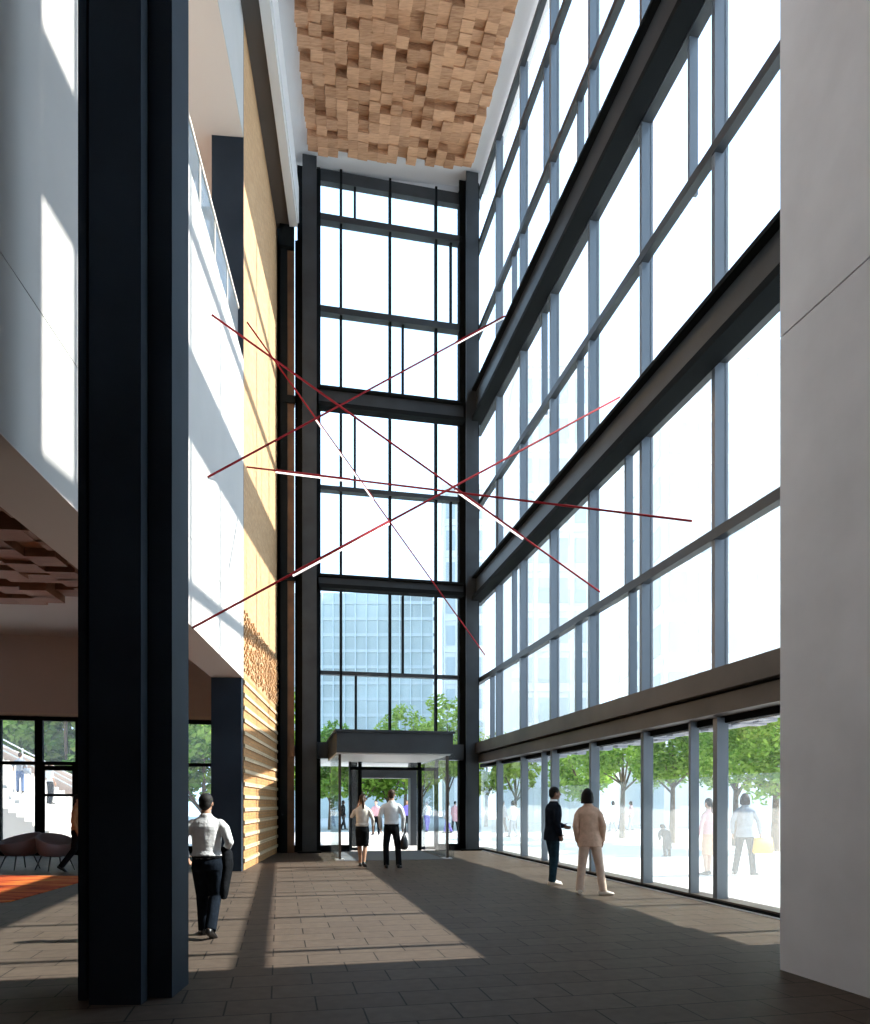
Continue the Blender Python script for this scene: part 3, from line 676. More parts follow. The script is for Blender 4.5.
def person(label, loc, rz, H, wear, skin, vox=.011, group=None, **pose):
    P = dict(DEF); P.update(pose); k = H/1.75
    t = tag(empty('person', loc, rz), label, 'person', group); t.scale = (k, k, k)
    lx, ly = P['lean']; fem = wear.get('fem', 0)
    def off(z): q = max(0, (z-.92))/.55; return V(lx*q, ly*q, 0)
    def T(bm, rows): loft(bm, [(V(0, y, z)+off(z), X3, Y3, rx, ry) for z, rx, ry, y in rows], 20)
    hipL, hipR = V(-.082, 0, .89), V(.082, 0, .89)
    sw = .185-.03*fem
    shL, shR = V(-sw, 0, 1.415)+off(1.415), V(sw, 0, 1.415)+off(1.415)
    # arms/wrists follow the lean
    el = {s: P['elb'+s]+off(P['elb'+s].z) for s in 'LR'}; wr_ = {s: P['wri'+s]+off(P['wri'+s].z) for s in 'LR'}
    sh = {'L': shL, 'R': shR}; hp = {'L': hipL, 'R': hipR}
    hc = V(0, .025, 1.635)+off(1.6); RH = Matrix.Rotation(P['head'], 3, 'Z')@Matrix.Rotation(-P['nod'], 3, 'X')
    hp_ = lambda x, y, z: hc+RH@V(x, y, z)
    # one continuous body
    bm = bmesh.new()
    T(bm, [(.82, .09, .06, 0), (.88, .135, .085, 0), (.98, .130, .085, 0), (1.08, .13+.0*fem, .092, 0), (1.25, .155, .11, .01), (1.38, .16, .10, 0), (1.45, .10, .075, 0), (1.49, .058, .058, 0), (1.56, .052, .055, .012), (1.60, .05, .055, .015)])
    ellipsoid(bm, hp_(0, -.008, .025), .073, .092, .095, RH, 18, 12); ellipsoid(bm, hp_(0, .022, -.045), .056, .066, .072, RH, 16, 10)
    tube(bm, hp_(0, .085, .01), hp_(0, .108, -.022), .009, .014, 8); ellipsoid(bm, hp_(0, .105, -.024), .015, .012, .011, RH)
    ellipsoid(bm, hp_(0, .083, -.062), .024, .010, .011, RH); ellipsoid(bm, hp_(0, .070, .032), .05, .018, .012, RH)
    for q in (-1, 1): ellipsoid(bm, hp_(q*.075, -.005, -.005), .010, .02, .033, RH)
    for s in 'LR':
        limb(bm, [(sh[s]+V(0, 0, -.03), .040), (el[s], .034), (wr_[s], .025)])
        d = P['hand'+s] or (wr_[s]-el[s]); th = P['th'+s] or V(0, 1, 0.1)
        hand(bm, wr_[s], d, th)
        limb(bm, [(hp[s], .066), (P['knee'+s], .050), (P['knee'+s].lerp(P['ank'+s], .3), .054), (P['ank'+s]+V(0, 0, .01), .034)])
        foot(bm, P['ank'+s], P['toe'+s], P['pit'+s], 0)
    mesh_obj('body', remesh(bm, min(vox, .009) if vox < .015 else vox*.75, 2), skin, t)
    if vox < .015:
        for q in (-1, 1):
            bm = bmesh.new(); ellipsoid(bm, hp_(q*.032, .081, .008), .010, .006, .006, RH); mesh_obj('eye', remesh(bm, .003, 0), M['eye'], t)
        bm = bmesh.new(); ellipsoid(bm, hp_(0, .092, -.060), .02, .006, .006, RH); mesh_obj('mouth', remesh(bm, .003, 0), M['lip'], t)
    # hair
    st = wear.get('hair', 'short'); bm = bmesh.new()
    ellipsoid(bm, hp_(0, -.018, .040), .082, .096, .094, RH, 18, 12); ellipsoid(bm, hp_(0, -.055, -.01), .070, .058, .075, RH, 16, 10)
    if st == 'bob':
        for q in (-1, 1):
            loft(bm, [(hp_(q*.062, -.02, .05), RH@X3, RH@Y3, .03, .065), (hp_(q*.078, -.022, -.03), RH@X3, RH@Y3, .028, .062), (hp_(q*.082, -.03, -.115), RH@X3, RH@Y3, .024, .055)], 12)
        loft(bm, [(hp_(0, -.06, .03), RH@X3, RH@Y3, .085, .05), (hp_(0, -.07, -.05), RH@X3, RH@Y3, .095, .048), (hp_(0, -.07, -.125), RH@X3, RH@Y3, .088, .04)], 16)
    if st == 'pony':
        limb(bm, [(hp_(0, -.09, .03), .035), (hp_(.01, -.13, -.03), .036), (hp_(.015, -.125, -.12), .036), (hp_(.02, -.11, -.22), .022)])
    if st == 'cap': ellipsoid(bm, hp_(0, .03, .055), .085, .10, .05, RH)
    mesh_obj('hair', remesh(bm, vox, 2), wear['hair_m'], t)
    # upper clothing
    kind, tm = wear['top'], wear['top_m']; hem = wear.get('hem', {'shirt': .93, 'jacket': .80, 'coat': .55}[kind]); g = {'shirt': 0, 'jacket': .014, 'coat': .018}[kind]
    bm = bmesh.new(); wst = .150-.012*fem
    rows_ = []
    if hem < .9: rows_ += [(hem, .178+g, .130+g, -.005), (.92, .170+g, .128+g, -.005)]
    else: rows_ += [(hem, .163+g, .120+g, 0), (hem+.05, .170+g, .126+g, -.004)]
    rows_ += [(1.06, wst+.008+g, .112+g, 0), (1.24, .172-.006*fem+g, .126+g, .008), (1.35, .188-.022*fem+g, .118+g, 0), (1.40, .178-.022*fem+g, .102+g, 0), (1.44, .140+g, .085+g, 0), (1.468, .088+g*.5, .074+g*.5, 0), (1.505, .064, .066, 0), (1.515, .058, .060, 0)]
    T(bm, rows_)
    sl = wear.get('sleeve', 1.0)
    for s in 'LR':
        sg = -1 if s == 'L' else 1
        w_ = el[s].lerp(wr_[s], max(0.02, sl*2-1)) if sl > .5 else sh[s].lerp(el[s], sl*2)
        g2 = g*.5-.006*fem; ch = [(sh[s]+V(-sg*.035, 0, -.032), .064+g2), (sh[s].lerp(el[s], .35)+V(-sg*.004, 0, 0), .060+g2), (sh[s].lerp(el[s], .7), .054+g2)]
        if sl > .5: ch += [(el[s], .050+g2), (el[s].lerp(w_, .6), .046+g2), (w_, .040+g2)]
        else: ch += [(w_, .055+g)]
        limb(bm, ch)
    top = mesh_obj({'shirt': 'shirt', 'jacket': 'jacket', 'coat': 'coat'}[kind], remesh(bm, vox, 3), tm, t)
    if wear.get('collar_m'):
        bm = bmesh.new(); loft(bm, [(V(0, .0, 1.49)+off(1.49), X3, Y3, .068, .070), (V(0, .004, 1.535)+off(1.53), X3, Y3, .062, .064)], 18)
        mesh_obj('shirt_collar', remesh(bm, min(vox, .008), 1), wear['collar_m'], t)
    # lower clothing
    lm = wear['low_m']; bm = bmesh.new()
    if wear['low'] == 'trousers':
        T(bm, [(.82, .165, .115, -.005), (.90, .172, .124, -.008), (.96, .164, .118, 0), (1.0, .158, .114, 0)])
        for s in 'LR':
            kn, an = P['knee'+s], P['ank'+s]; up = (kn-an).normalized()
            limb(bm, [(hp[s]+V(0, 0, -.02), .096), (hp[s].lerp(kn, .55), .084), (kn, .072), (kn.lerp(an, .5), .068)], 14)
            a_ = kn.lerp(an, .5); b_ = an+up*(-.035)
            tube(bm, a_, b_, .068, .066, 14)
        mesh_obj('trousers', remesh(bm, vox, 2), lm, t)
        if kind == 'shirt':
            bm = bmesh.new(); loft(bm, [(V(0, 0, .965), X3, Y3, .170, .126), (V(0, 0, 1.0), X3, Y3, .168, .124)], 24); mesh_obj('belt', remesh(bm, vox, 1), M['black_cloth'], t)
    else:
        hz_ = wear.get('skirt', .52); m_ = (P['kneeL']+P['kneeR'])/2
        rows2 = [(V(m_.x*.6, m_.y*.8, hz_), .150, .110), (V(m_.x*.4, m_.y*.5, .68), .165, .118), (V(0, -.008, .86), .172, .124), (V(0, 0, .98), .152, .112), (V(0, 0, 1.02), .146, .108)]
        loft(bm, [(c, X3, Y3, a_, b_) for c, a_, b_ in rows2], 20)
        mesh_obj('skirt', remesh(bm, vox, 2), lm, t)
    for s in 'LR':
        bm = bmesh.new(); foot(bm, P['ank'+s]-V(0, 0, .004), P['toe'+s], P['pit'+s], 0, 1.03, .007, wear.get('heel', 0)); mesh_obj('shoe', remesh(bm, min(vox, .012), 1), wear['shoe_m'], t)
    return t
def cloth(name, c, amt=0.25): return mat(name, c, 0.95, spec=0.03, noise=(14, amt), bump=(9, 0.6, 0.03))
M['eye'] = mat('dark_eye', (0.02, 0.015, 0.012), 0.2); M['lip'] = mat('lip', (0.35, 0.14, 0.12), 0.5)
M['skin_l'] = mat('light_skin', (0.62, 0.38, 0.27), 0.6, spec=0.3); M['skin_d'] = mat('dark_skin', (0.16, 0.075, 0.045), 0.55, spec=0.35); M['skin_m'] = mat('tan_skin', (0.40, 0.22, 0.14), 0.6, spec=0.3)
M['hair_b'] = mat('black_hair', (0.012, 0.010, 0.010), 0.5, spec=0.15, bump=(60, 0.5, 0.01)); M['hair_br'] = mat('brown_hair', (0.05, 0.03, 0.02), 0.5, spec=0.15, bump=(60, 0.5, 0.01)); M['hair_g'] = mat('dark_greying_hair', (0.022, 0.020, 0.019), 0.6, spec=0.15, bump=(60, 0.5, 0.01))
M['white_cloth'] = cloth('white_cotton', (0.74, 0.75, 0.76), .06); M['navy_cloth'] = cloth('navy_wool', (0.010, 0.014, 0.021)); M['black_cloth'] = cloth('black_cloth', (0.010, 0.011, 0.013))
M['dkgrey_cloth'] = cloth('charcoal_wool', (0.035, 0.037, 0.042)); M['beige_cloth'] = cloth('rose_beige_wool', (0.62, 0.43, 0.33), .12); M['beige_cloth2'] = cloth('pale_beige_wool', (0.66, 0.50, 0.41), .1); M['grey_cloth'] = cloth('pale_grey_wool', (0.30, 0.32, 0.36), .12)
M['teal_cloth'] = cloth('dark_teal_denim', (0.015, 0.035, 0.050)); M['peach_cloth'] = cloth('peach_cloth', (0.70, 0.42, 0.28), .1); M['purple_cloth'] = cloth('violet_cloth', (0.25, 0.20, 0.60), .1); M['pink_cloth'] = cloth('pink_cloth', (0.7, 0.40, 0.42), .1); M['blue_cloth'] = cloth('blue_denim', (0.12, 0.17, 0.30), .15)
M['orange_cloth'] = cloth('dull_orange_cloth', (0.40, 0.20, 0.09), .12); M['shoe_b'] = mat('black_leather', (0.012, 0.011, 0.011), 0.35); M['shoe_w'] = mat('cream_leather', (0.62, 0.54, 0.47), 0.5); M['bag_black'] = mat('black_bag_leather', (0.013, 0.013, 0.016), 0.45); M['bag_yellow'] = mat('yellow_canvas', (0.78, 0.46, 0.05), 0.7)

def gp(px, py, z=0.0): g = ground(px, py); return (g.x, g.y, z)
LP = gp(207, 936.5)
man = person('person in white shirt and dark trousers walking away beside the big foreground column', LP, 0.12, 1.61,
    dict(top='shirt', top_m=M['white_cloth'], low='trousers', low_m=M['navy_cloth'], shoe_m=M['shoe_b'], hair='short', hair_m=M['hair_g'], hem=.96), M['skin_m'], .010,
    kneeL=V(-.075, .12, .50), ankL=V(-.06, .14, .09), kneeR=V(.08, .08, .49), ankR=V(.075, -.20, .135), pitR=.45, toeL=(-.35, 1), toeR=(.2, 1),
    elbR=V(.262, -.05, 1.16), wriR=V(.19, .19, 1.06), elbL=V(-.27, -.06, 1.16), wriL=V(-.25, .12, .98), lean=(-.02, .05), head=-.1, thR=V(0, .2, 1))
# dark jacket over the forearm
kk = 1.61/1.75; man.scale = (kk*1.07, kk*1.05, kk)
def jacket_drape():
    bm = bmesh.new()
    rows_ = [(1.10, .05, .10), (1.02, .075, .13), (.86, .07, .15), (.66, .062, .14), (.50, .05, .10), (.44, .03, .06)]
    loft(bm, [(V(.185+.02*math.sin(z*9), .15-.02*(1.1-z), z), X3, Y3, a, b) for z, a, b in rows_], 18)
    return remesh(bm, .012, 3)
j = bpy.data.objects.new('draped_jacket', jacket_drape()); COL.objects.link(j); j.data.materials.append(M['black_cloth']); j.location = LP; j.rotation_euler = (0, 0, 0.12); j.scale = (kk*1.07, kk*1.05, kk)
tag(j, 'black jacket draped over the forearm of the white shirted walker', 'jacket')

WP = gp(362.5, 866.5)
person('person in cream blouse and black pencil skirt walking to the doors, arm raised', WP, 0.0, 1.72,
    dict(top='shirt', top_m=cloth('cream_blouse', (0.72, 0.68, 0.62), .08), low='skirt', low_m=M['black_cloth'], skirt=.50, shoe_m=M['shoe_b'], hair='pony', hair_m=M['hair_br'], fem=1, sleeve=.8, hem=.98), M['skin_m'], .011,
    kneeL=V(-.07, .03, .50), ankL=V(-.06, .10, .09), kneeR=V(.06, .05, .50), ankR=V(.05, -.10, .12), pitR=.35, elbL=V(-.27, .06, 1.22), wriL=V(-.12, .12, 1.47), handL=V(.1, 0, 1), head=.1)
MP = gp(391.5, 868)
person('person in white shirt and black trousers walking to the doors with a bag', MP, -0.03, 1.83,
    dict(top='shirt', top_m=M['white_cloth'], low='trousers', low_m=M['black_cloth'], shoe_m=M['shoe_b'], hair='short', hair_m=M['hair_br'], hem=.96), M['skin_m'], .011,
    kneeL=V(-.13, .06, .50), ankL=V(-.12, .06, .09), kneeR=V(.14, .0, .50), ankR=V(.17, -.06, .10), pitR=.1, elbR=V(.27, -.03, 1.14), wriR=V(.25, .06, .90))
def bag_mesh(w, h, d, vox=.012, handle=.12):
    bm = bmesh.new(); loft(bm, [(V(0, 0, 0), X3, Y3, d*.42, w*.46), (V(0, 0, .03), X3, Y3, d*.5, w*.5), (V(0, 0, h*.75), X3, Y3, d*.45, w*.46), (V(0, 0, h), X3, Y3, d*.22, w*.38)], 20)
    pts = [V(0, w*.2*math.cos(a), h-.02+handle*math.sin(a)) for a in [PI*i/8 for i in range(9)]]
    path_tube(bm, pts, .011)
    return bm
t = tag(empty('shoulder_bag', (MP[0]+.295, MP[1]+.03, .43), -.03), 'soft black bag hanging from the hand of the person at the doors', 'bag')
bm = new_bm(); loft(bm, [(V(0, 0, 0), X3, Y3, .06, .13), (V(0, 0, .05), X3, Y3, .095, .19), (V(0, 0, .22), X3, Y3, .085, .17), (V(0, 0, .36), X3, Y3, .03, .12)], 20); local(obj('bag_body', bm, M['bag_black'], t, smooth=True))
bm = new_bm(); path_tube(bm, [V(0, .09*math.cos(PI*i/8), .34+.13*math.sin(PI*i/8)) for i in range(9)], .012); local(obj('handle', bm, M['bag_black'], t))

NP = gp(552.5, 884.5)
person('person in dark navy suit and pale shoes looking out of the right windows', NP, -1.25, 1.81,
    dict(top='jacket', top_m=M['navy_cloth'], low='trousers', low_m=M['teal_cloth'], shoe_m=M['shoe_w'], hair='short', hair_m=M['hair_b'], collar_m=M['white_cloth'], hem=.80), M['skin_d'], .010,
    kneeL=V(-.10, .06, .50), ankL=V(-.11, .06, .09), kneeR=V(.09, .0, .50), ankR=V(.10, -.06, .09), elbL=V(-.26, .05, 1.14), wriL=V(-.20, .30, 1.05), elbR=V(.27, -.07, 1.15), wriR=V(.23, .03, .92), head=-.25, lean=(0, .02))
BP = gp(590, 895)
person('person in rose beige suit with black bobbed hair, back turned, hands by pockets', BP, -0.25, 1.745,
    dict(top='jacket', top_m=M['beige_cloth'], low='trousers', low_m=M['beige_cloth2'], shoe_m=M['shoe_w'], hair='bob', hair_m=M['hair_b'], fem=1, hem=.80, heel=1), M['skin_m'], .010,
    kneeL=V(-.13, .03, .50), ankL=V(-.17, .02, .10), kneeR=V(.15, .02, .50), ankR=V(.21, .0, .10), toeL=(-.1, 1), toeR=(1.0, .45), elbL=V(-.222, -.05, 1.14), wriL=V(-.205, .03, .90), elbR=V(.228, -.05, 1.14), wriR=V(.205, .04, .91), head=-.25, lean=(-.03, .0))

# people outside the right windows
HP = gp(745, 873, -.04)
person('person in pale grey jacket carrying a yellow tote outside the nearest window', HP, -0.35, 1.76,
    dict(top='jacket', top_m=M['grey_cloth'], low='trousers', low_m=M['dkgrey_cloth'], shoe_m=M['shoe_b'], hair='bob', hair_m=M['hair_br'], fem=1, hem=.82), M['skin_m'], .012,
    kneeL=V(-.13, .06, .50), ankL=V(-.20, .05, .09), kneeR=V(.13, .06, .50), ankR=V(.16, -.02, .09), toeR=(.8, 1), elbR=V(.27, -.05, 1.15), wriR=V(.30, -.06, .91))
t = tag(empty('tote_bag', (HP[0]+.34, HP[1]-.12, .43), -1.35), 'yellow tote bag in the hand of the person in pale grey', 'bag')
bm = new_bm(); loft(bm, [(V(0, 0, 0), X3, Y3, .07, .23), (V(0, 0, .04), X3, Y3, .10, .26), (V(0, 0, .34), X3, Y3, .06, .22)], 20); local(obj('bag_body', bm, M['bag_yellow'], t, smooth=True))
for q in (-1, 1):
    bm = new_bm(); path_tube(bm, [V(q*.035, .10*math.cos(PI*i/8), .32+.18*math.sin(PI*i/8)) for i in range(9)], .010); local(obj('handle', bm, M['shoe_w'], t))
person('person in peach skirt half hidden behind a slim window mullion', gp(709, 873, -.04), 0.4, 1.66,
    dict(top='shirt', top_m=M['pink_cloth'], low='skirt', low_m=M['peach_cloth'], skirt=.45, shoe_m=M['shoe_b'], hair='pony', hair_m=M['hair_br'], fem=1), M['skin_l'], .014, kneeR=V(.08, .05, .5), ankR=V(.09, .1, .09))
person('small figure in a grey coat stooping outside the second window', gp(667, 855, -.04), 0.5, 0.98,
    dict(top='coat', top_m=cloth('mid_grey_wool', (0.05, 0.052, 0.055)), low='trousers', low_m=M['dkgrey_cloth'], shoe_m=M['shoe_b'], hair='bob', hair_m=M['hair_g'], hem=.42), M['skin_m'], .02, lean=(-.05, .14), nod=.4,
    elbL=V(-.27, .05, 1.15), elbR=V(.27, .05, 1.15), wriL=V(-.22, .15, .93), wriR=V(.22, .15, .93)).scale = (.80, .72, .54)

# far figures: (label, px, feet py, facing, height, top, top material, low, low material)
FAR = [
 ('far figure in pink top and black trousers ahead of the doors', 376, 834, 2.9, 1.72, 'shirt', 'pink_cloth', 'trousers', 'black_cloth'),
 ('far figure in violet top right of the bag carrier', 407, 833, 3.0, 1.74, 'shirt', 'purple_cloth', 'trousers', 'dkgrey_cloth'),
 ('far figure in white shirt seen through the right door leaf', 427, 831, 0.5, 1.7, 'shirt', 'white_cloth', 'trousers', 'purple_cloth'),
 ('far figure in pale grey coat beyond the right entrance pane', 448, 832, 1.2, 1.7, 'coat', 'grey_cloth', 'trousers', 'purple_cloth'),
 ('far figure in pink coat at the right edge of the entrance glass', 455, 830, -0.6, 1.7, 'coat', 'pink_cloth', 'trousers', 'black_cloth'),
 ('far figure in black suit seen through the left side of the entrance', 343, 829, -1.2, 1.75, 'jacket', 'black_cloth', 'trousers', 'black_cloth'),
 ('far figure in dark jacket beyond the leftmost entrance pane', 333, 826, 1.4, 1.7, 'jacket', 'dkgrey_cloth', 'trousers', 'blue_cloth'),
 ('far figure in white jacket beyond the window left of the suited pair', 513, 836, 0.8, 1.7, 'jacket', 'white_cloth', 'trousers', 'grey_cloth'),
 ('far figure in grey jacket farther left behind the glass', 503, 831, -0.8, 1.7, 'jacket', 'grey_cloth', 'trousers', 'dkgrey_cloth'),
 ('far figure in white coat right of the beige suit', 613, 831, 0.6, 1.72, 'coat', 'white_cloth', 'trousers', 'grey_cloth'),
 ('far figure in pale grey jacket, middle of three strolling on the plaza', 622, 829, -1.5, 1.72, 'jacket', 'grey_cloth', 'trousers', 'blue_cloth'),
 ('far figure in pink shirt, right of three strolling on the plaza', 631, 830, 1.5, 1.7, 'shirt', 'pink_cloth', 'trousers', 'grey_cloth')]
for i, (lb, px, py, rz, H, tk, tm, lk, lm) in enumerate(FAR):
    sg = 1 if i % 2 else -1
    person(lb, gp(px, py, -.04), rz, H, dict(top=tk, top_m=M[tm], low=lk, low_m=M[lm], shoe_m=M['shoe_b'], hair=('short', 'bob')[i % 2], hair_m=(M['hair_b'], M['hair_br'])[i % 2]), (M['skin_l'], M['skin_m'])[i % 2], .024,
        kneeL=V(-.1, .08*sg, .5), ankL=V(-.1, .16*sg, .09), kneeR=V(.1, .02, .5), ankR=V(.1, -.16*sg, .10))
# lounge walker and stair climbers
person('person in orange top and dark trousers half hidden by the big column in the lounge', gp(77, 871), -1.3, 1.70,
    dict(top='shirt', top_m=M['orange_cloth'], low='trousers', low_m=M['black_cloth'], shoe_m=M['shoe_b'], hair='short', hair_m=M['hair_b']), M['skin_m'], .014,
    kneeL=V(-.09, .12, .5), ankL=V(-.09, .22, .09), kneeR=V(.09, -.04, .5), ankR=V(.09, -.30, .14), pitR=.5)
# ------------------------------------------------------------------ outside: stairs
SX0, SZ = -12.6, 25.6                                        # foot of the stairs
RISE, RUN = 0.155, 0.285
t = tag(empty('outdoor_stairs', (SX0-3, SZ+3, 0)), 'broad pale stone stairs climbing to the left outside the lounge', 'stairs')
prof = [(SX0, -.04)]
z = -.04; x = SX0
for i in range(30):
    z += RISE; prof.append((x, z)); x -= RUN; prof.append((x, z))
    if i == 9: x -= 0.9; prof[-1] = (x, z)
prof += [(x-8, z), (x-8, -.04)]
bm = new_bm(); A = [bm.verts.new((p[0], SZ, p[1])) for p in prof]; B = [bm.verts.new((p[0], SZ+8.5, p[1])) for p in prof]
n = len(prof)
bm.faces.new(A); bm.faces.new(B[::-1])
for i in range(n): bm.faces.new((A[i], B[i], B[(i+1) % n], A[(i+1) % n]))
obj('flight', bm, M['stair'], t)
def stair_z(X):
    zz = -.04
    for (x0, z0), (x1, z1) in zip(prof, prof[1:]):
        if x1 <= X <= x0 and abs(z1-z0) < 1e-6: zz = z1
    return zz
for yy in (SZ+8.3,):
    bm = new_bm()
    for dz in (0.5, 0.75, 1.0):
        path_tube(bm, [V(xx, yy, stair_z(xx)+dz) for xx in (SX0-.1, SX0-2.8, SX0-3.9, SX0-9.5)], .03)
    obj('railing', bm, M['white_metal'], t)
    for i in range(8):
        xx = SX0-.2-i*1.25; bm = new_bm(); tube(bm, (xx, yy, stair_z(xx)-.02), (xx, yy, stair_z(xx)+1.02), .035); obj('railing_post', bm, M['white_metal'], t)
LWY = SZ+9.2
bm = new_bm(); q_ = [(-24.6, -.04), (-24.6, 5.4), (-20.4, 4.2), (-16.6, 2.6), (-13.4, 1.1), (-13.4, -.04)]
A = [bm.verts.new((p[0], LWY, p[1])) for p in q_]; B = [bm.verts.new((p[0], LWY+.3, p[1])) for p in q_]
bm.faces.new(A); bm.faces.new(B[::-1])
for i in range(6): bm.faces.new((A[i], B[i], B[(i+1) % 6], A[(i+1) % 6]))
tag(obj('low_wall', bm, mat('pale_terracotta_wall', (0.70, 0.52, 0.42), 0.85)), 'pale terracotta wall stepping down behind the outdoor stairs', 'wall')
def on_stairs(px, Y): X = (px-CX)/F*Y; return (X, Y, stair_z(X))
person('person in grey shirt and jeans with a bag standing high on the outdoor stairs', on_stairs(20, 30), 0.3, 1.62,
    dict(top='shirt', top_m=M['grey_cloth'], low='trousers', low_m=M['blue_cloth'], shoe_m=M['shoe_b'], hair='short', hair_m=M['hair_br'], sleeve=.5), M['skin_m'], .016, kneeL=V(-.1, .05, .52), ankL=V(-.1, .04, .09))
p_ = on_stairs(20, 30)
t = tag(empty('shoulder_bag', (p_[0]+.33, p_[1]-.05, p_[2]+.75)), 'grey bag at the side of the higher stair climber', 'bag')
bm = new_bm(); loft(bm, [(V(0, 0, 0), X3, Y3, .12, .06), (V(0, 0, .05), X3, Y3, .16, .09), (V(0, 0, .24), X3, Y3, .14, .06)], 16); local(obj('bag_body', bm, M['grey_cloth'], t, smooth=True))
bm = new_bm(); path_tube(bm, [V(0, 0, .2), V(-.08, 0, .42), V(-.16, 0, .62)], .012); local(obj('strap', bm, M['grey_cloth'], t))
person('person in white shirt and dark trousers lower on the outdoor stairs', on_stairs(50, 29), -0.6, 1.62,
    dict(top='shirt', top_m=M['white_cloth'], low='trousers', low_m=M['dkgrey_cloth'], shoe_m=M['shoe_b'], hair='short', hair_m=M['hair_b'], sleeve=.5), M['skin_m'], .016, kneeR=V(.1, .05, .52))

# ------------------------------------------------------------------ trees
def tree(name, label, loc, Hc, Rc, trunk_h, lm, leaves, seed, leaf=.16, group=None):
    rnd = random.Random(seed)
    t = tag(empty(name, loc), label, 'tree', group)
    bm = new_bm(); tube(bm, (0, 0, 0), (0.05, 0.02, trunk_h*1.1), .13*Rc/2, .08*Rc/2, 10)
    br = []
    for i in range(7):
        a = 2*PI*i/7+rnd.random(); e = V(math.cos(a)*Rc*.65, math.sin(a)*Rc*.65, trunk_h+Hc*(.2+.55*rnd.random()))
        tube(bm, (0.05, 0.02, trunk_h*(.75+.25*rnd.random())), e, .05*Rc/2, .015, 7); br.append(e)
    tube(bm, (0.05, .02, trunk_h), (0, 0, trunk_h+Hc*.85), .07*Rc/2, .015, 7)
    local(obj('trunk', bm, M['bark'], t))
    bm = bmesh.new(); cl = []
    for i in range(26):
        a = 2*PI*rnd.random(); ph = rnd.uniform(-.9, 1); r = math.sqrt(max(0, 1-ph*ph))*Rc*rnd.uniform(.45, .85)
        cl.append((V(math.cos(a)*r, math.sin(a)*r, trunk_h+Hc*.5+ph*Hc*.42), Rc*rnd.uniform(.25, .42)))
    for i in range(leaves):
        c, r = rnd.choice(cl); v = V(rnd.gauss(0, 1), rnd.gauss(0, 1), rnd.gauss(0, 1)).normalized()
        p = c+v*r*rnd.uniform(.6, 1.0); u = V(rnd.gauss(0, 1), rnd.gauss(0, 1), rnd.gauss(0, .6)).normalized(); w2 = u.cross(v+V(0, 0, .5)).normalized(); s = leaf*rnd.uniform(.6, 1.2)
        q = [bm.verts.new(p+u*s), bm.verts.new(p+w2*s*.5), bm.verts.new(p-u*s), bm.verts.new(p-w2*s*.5)]
        bm.faces.new(q)
    local(obj('foliage', bm, lm, t, recalc=False))
    return t
def gx(px, Y, z=-.04): return ((px-CX)/F*Y, Y, z)
TR = [ # label, px, Y, crown height, crown radius, trunk, material, leaves
 ('leafy green tree outside the nearest right window', 775, 24, 3.6, 2.3, 1.9, 'leaf', 5000),
 ('leafy tree behind the pane with the tote carrier, left of the nearest', 735, 27, 3.4, 2.0, 2.2, 'leaf', 4000),
 ('round green tree outside the second right window', 672, 29, 3.2, 2.0, 2.3, 'leaf', 4000),
 ('round green tree outside the window right of the beige suit', 622, 33, 3.3, 2.2, 2.4, 'leaf', 4000),
 ('farther green tree outside, just right of the navy suit', 585, 42, 3.6, 2.2, 2.0, 'leaf', 2500),
 ('small yellow green tree outside the far end of the right windows', 515, 46, 3.6, 2.0, 2.1, 'leaf2', 2500),
 ('small yellow green tree in the corner pane of the right windows', 486, 50, 4.2, 2.2, 2.2, 'leaf2', 2500),
 ('yellow green tree rising above the vestibule roof at right', 447, 50, 6.0, 2.4, 3.0, 'leaf2', 3500),
 ('green tree beyond the doors right of the walking pair', 421, 44, 3.8, 2.1, 2.4, 'leaf2', 3000),
 ('pale green tree seen above the vestibule roof', 405, 58, 6.6, 2.6, 2.8, 'leaf2', 3000),
 ('green tree framed by the open doors', 388, 48, 4.2, 2.4, 2.0, 'leaf', 3500),
 ('dark green tree left of the walking pair through the doors', 362, 46, 4.0, 2.2, 1.9, 'leaf', 3500),
 ('green tree beyond the left entrance pane', 330, 44, 4.2, 2.2, 1.9, 'leaf', 3500)]
for i, (lb, px, Y, Hc, Rc, th, lm, nl) in enumerate(TR):
    tree('street_tree', lb, gx(px, Y), Hc, Rc, th, M[lm], nl*2 if Y < 35 else nl, 50+i, leaf=.115 if Y < 35 else .20, group='plaza trees')
for i, (px, Y, hh) in enumerate(((-60, 41, 8), (-8, 40.5, 9), (28, 40, 8), (66, 38, 8.4), (110, 40, 9), (160, 39, 8.4), (203, 40, 7.8), (250, 41, 8))):
    tree('park_tree', ['large green tree high behind the stairs, first from the left', 'large green tree above the left stair railing', 'large green tree behind the higher stair climber', 'large green tree behind the lower stair climber',
        'large green tree hidden mostly by the big column', 'large green tree just left of the white shirted walker', 'large green tree above the head of the white shirted walker', 'large green tree behind the brick wall end'][i],
        gx(px, Y), hh-1.0, 3.6, 1.2, M['leaf'], 6500, 90+i, leaf=.26, group='trees beyond the stairs')

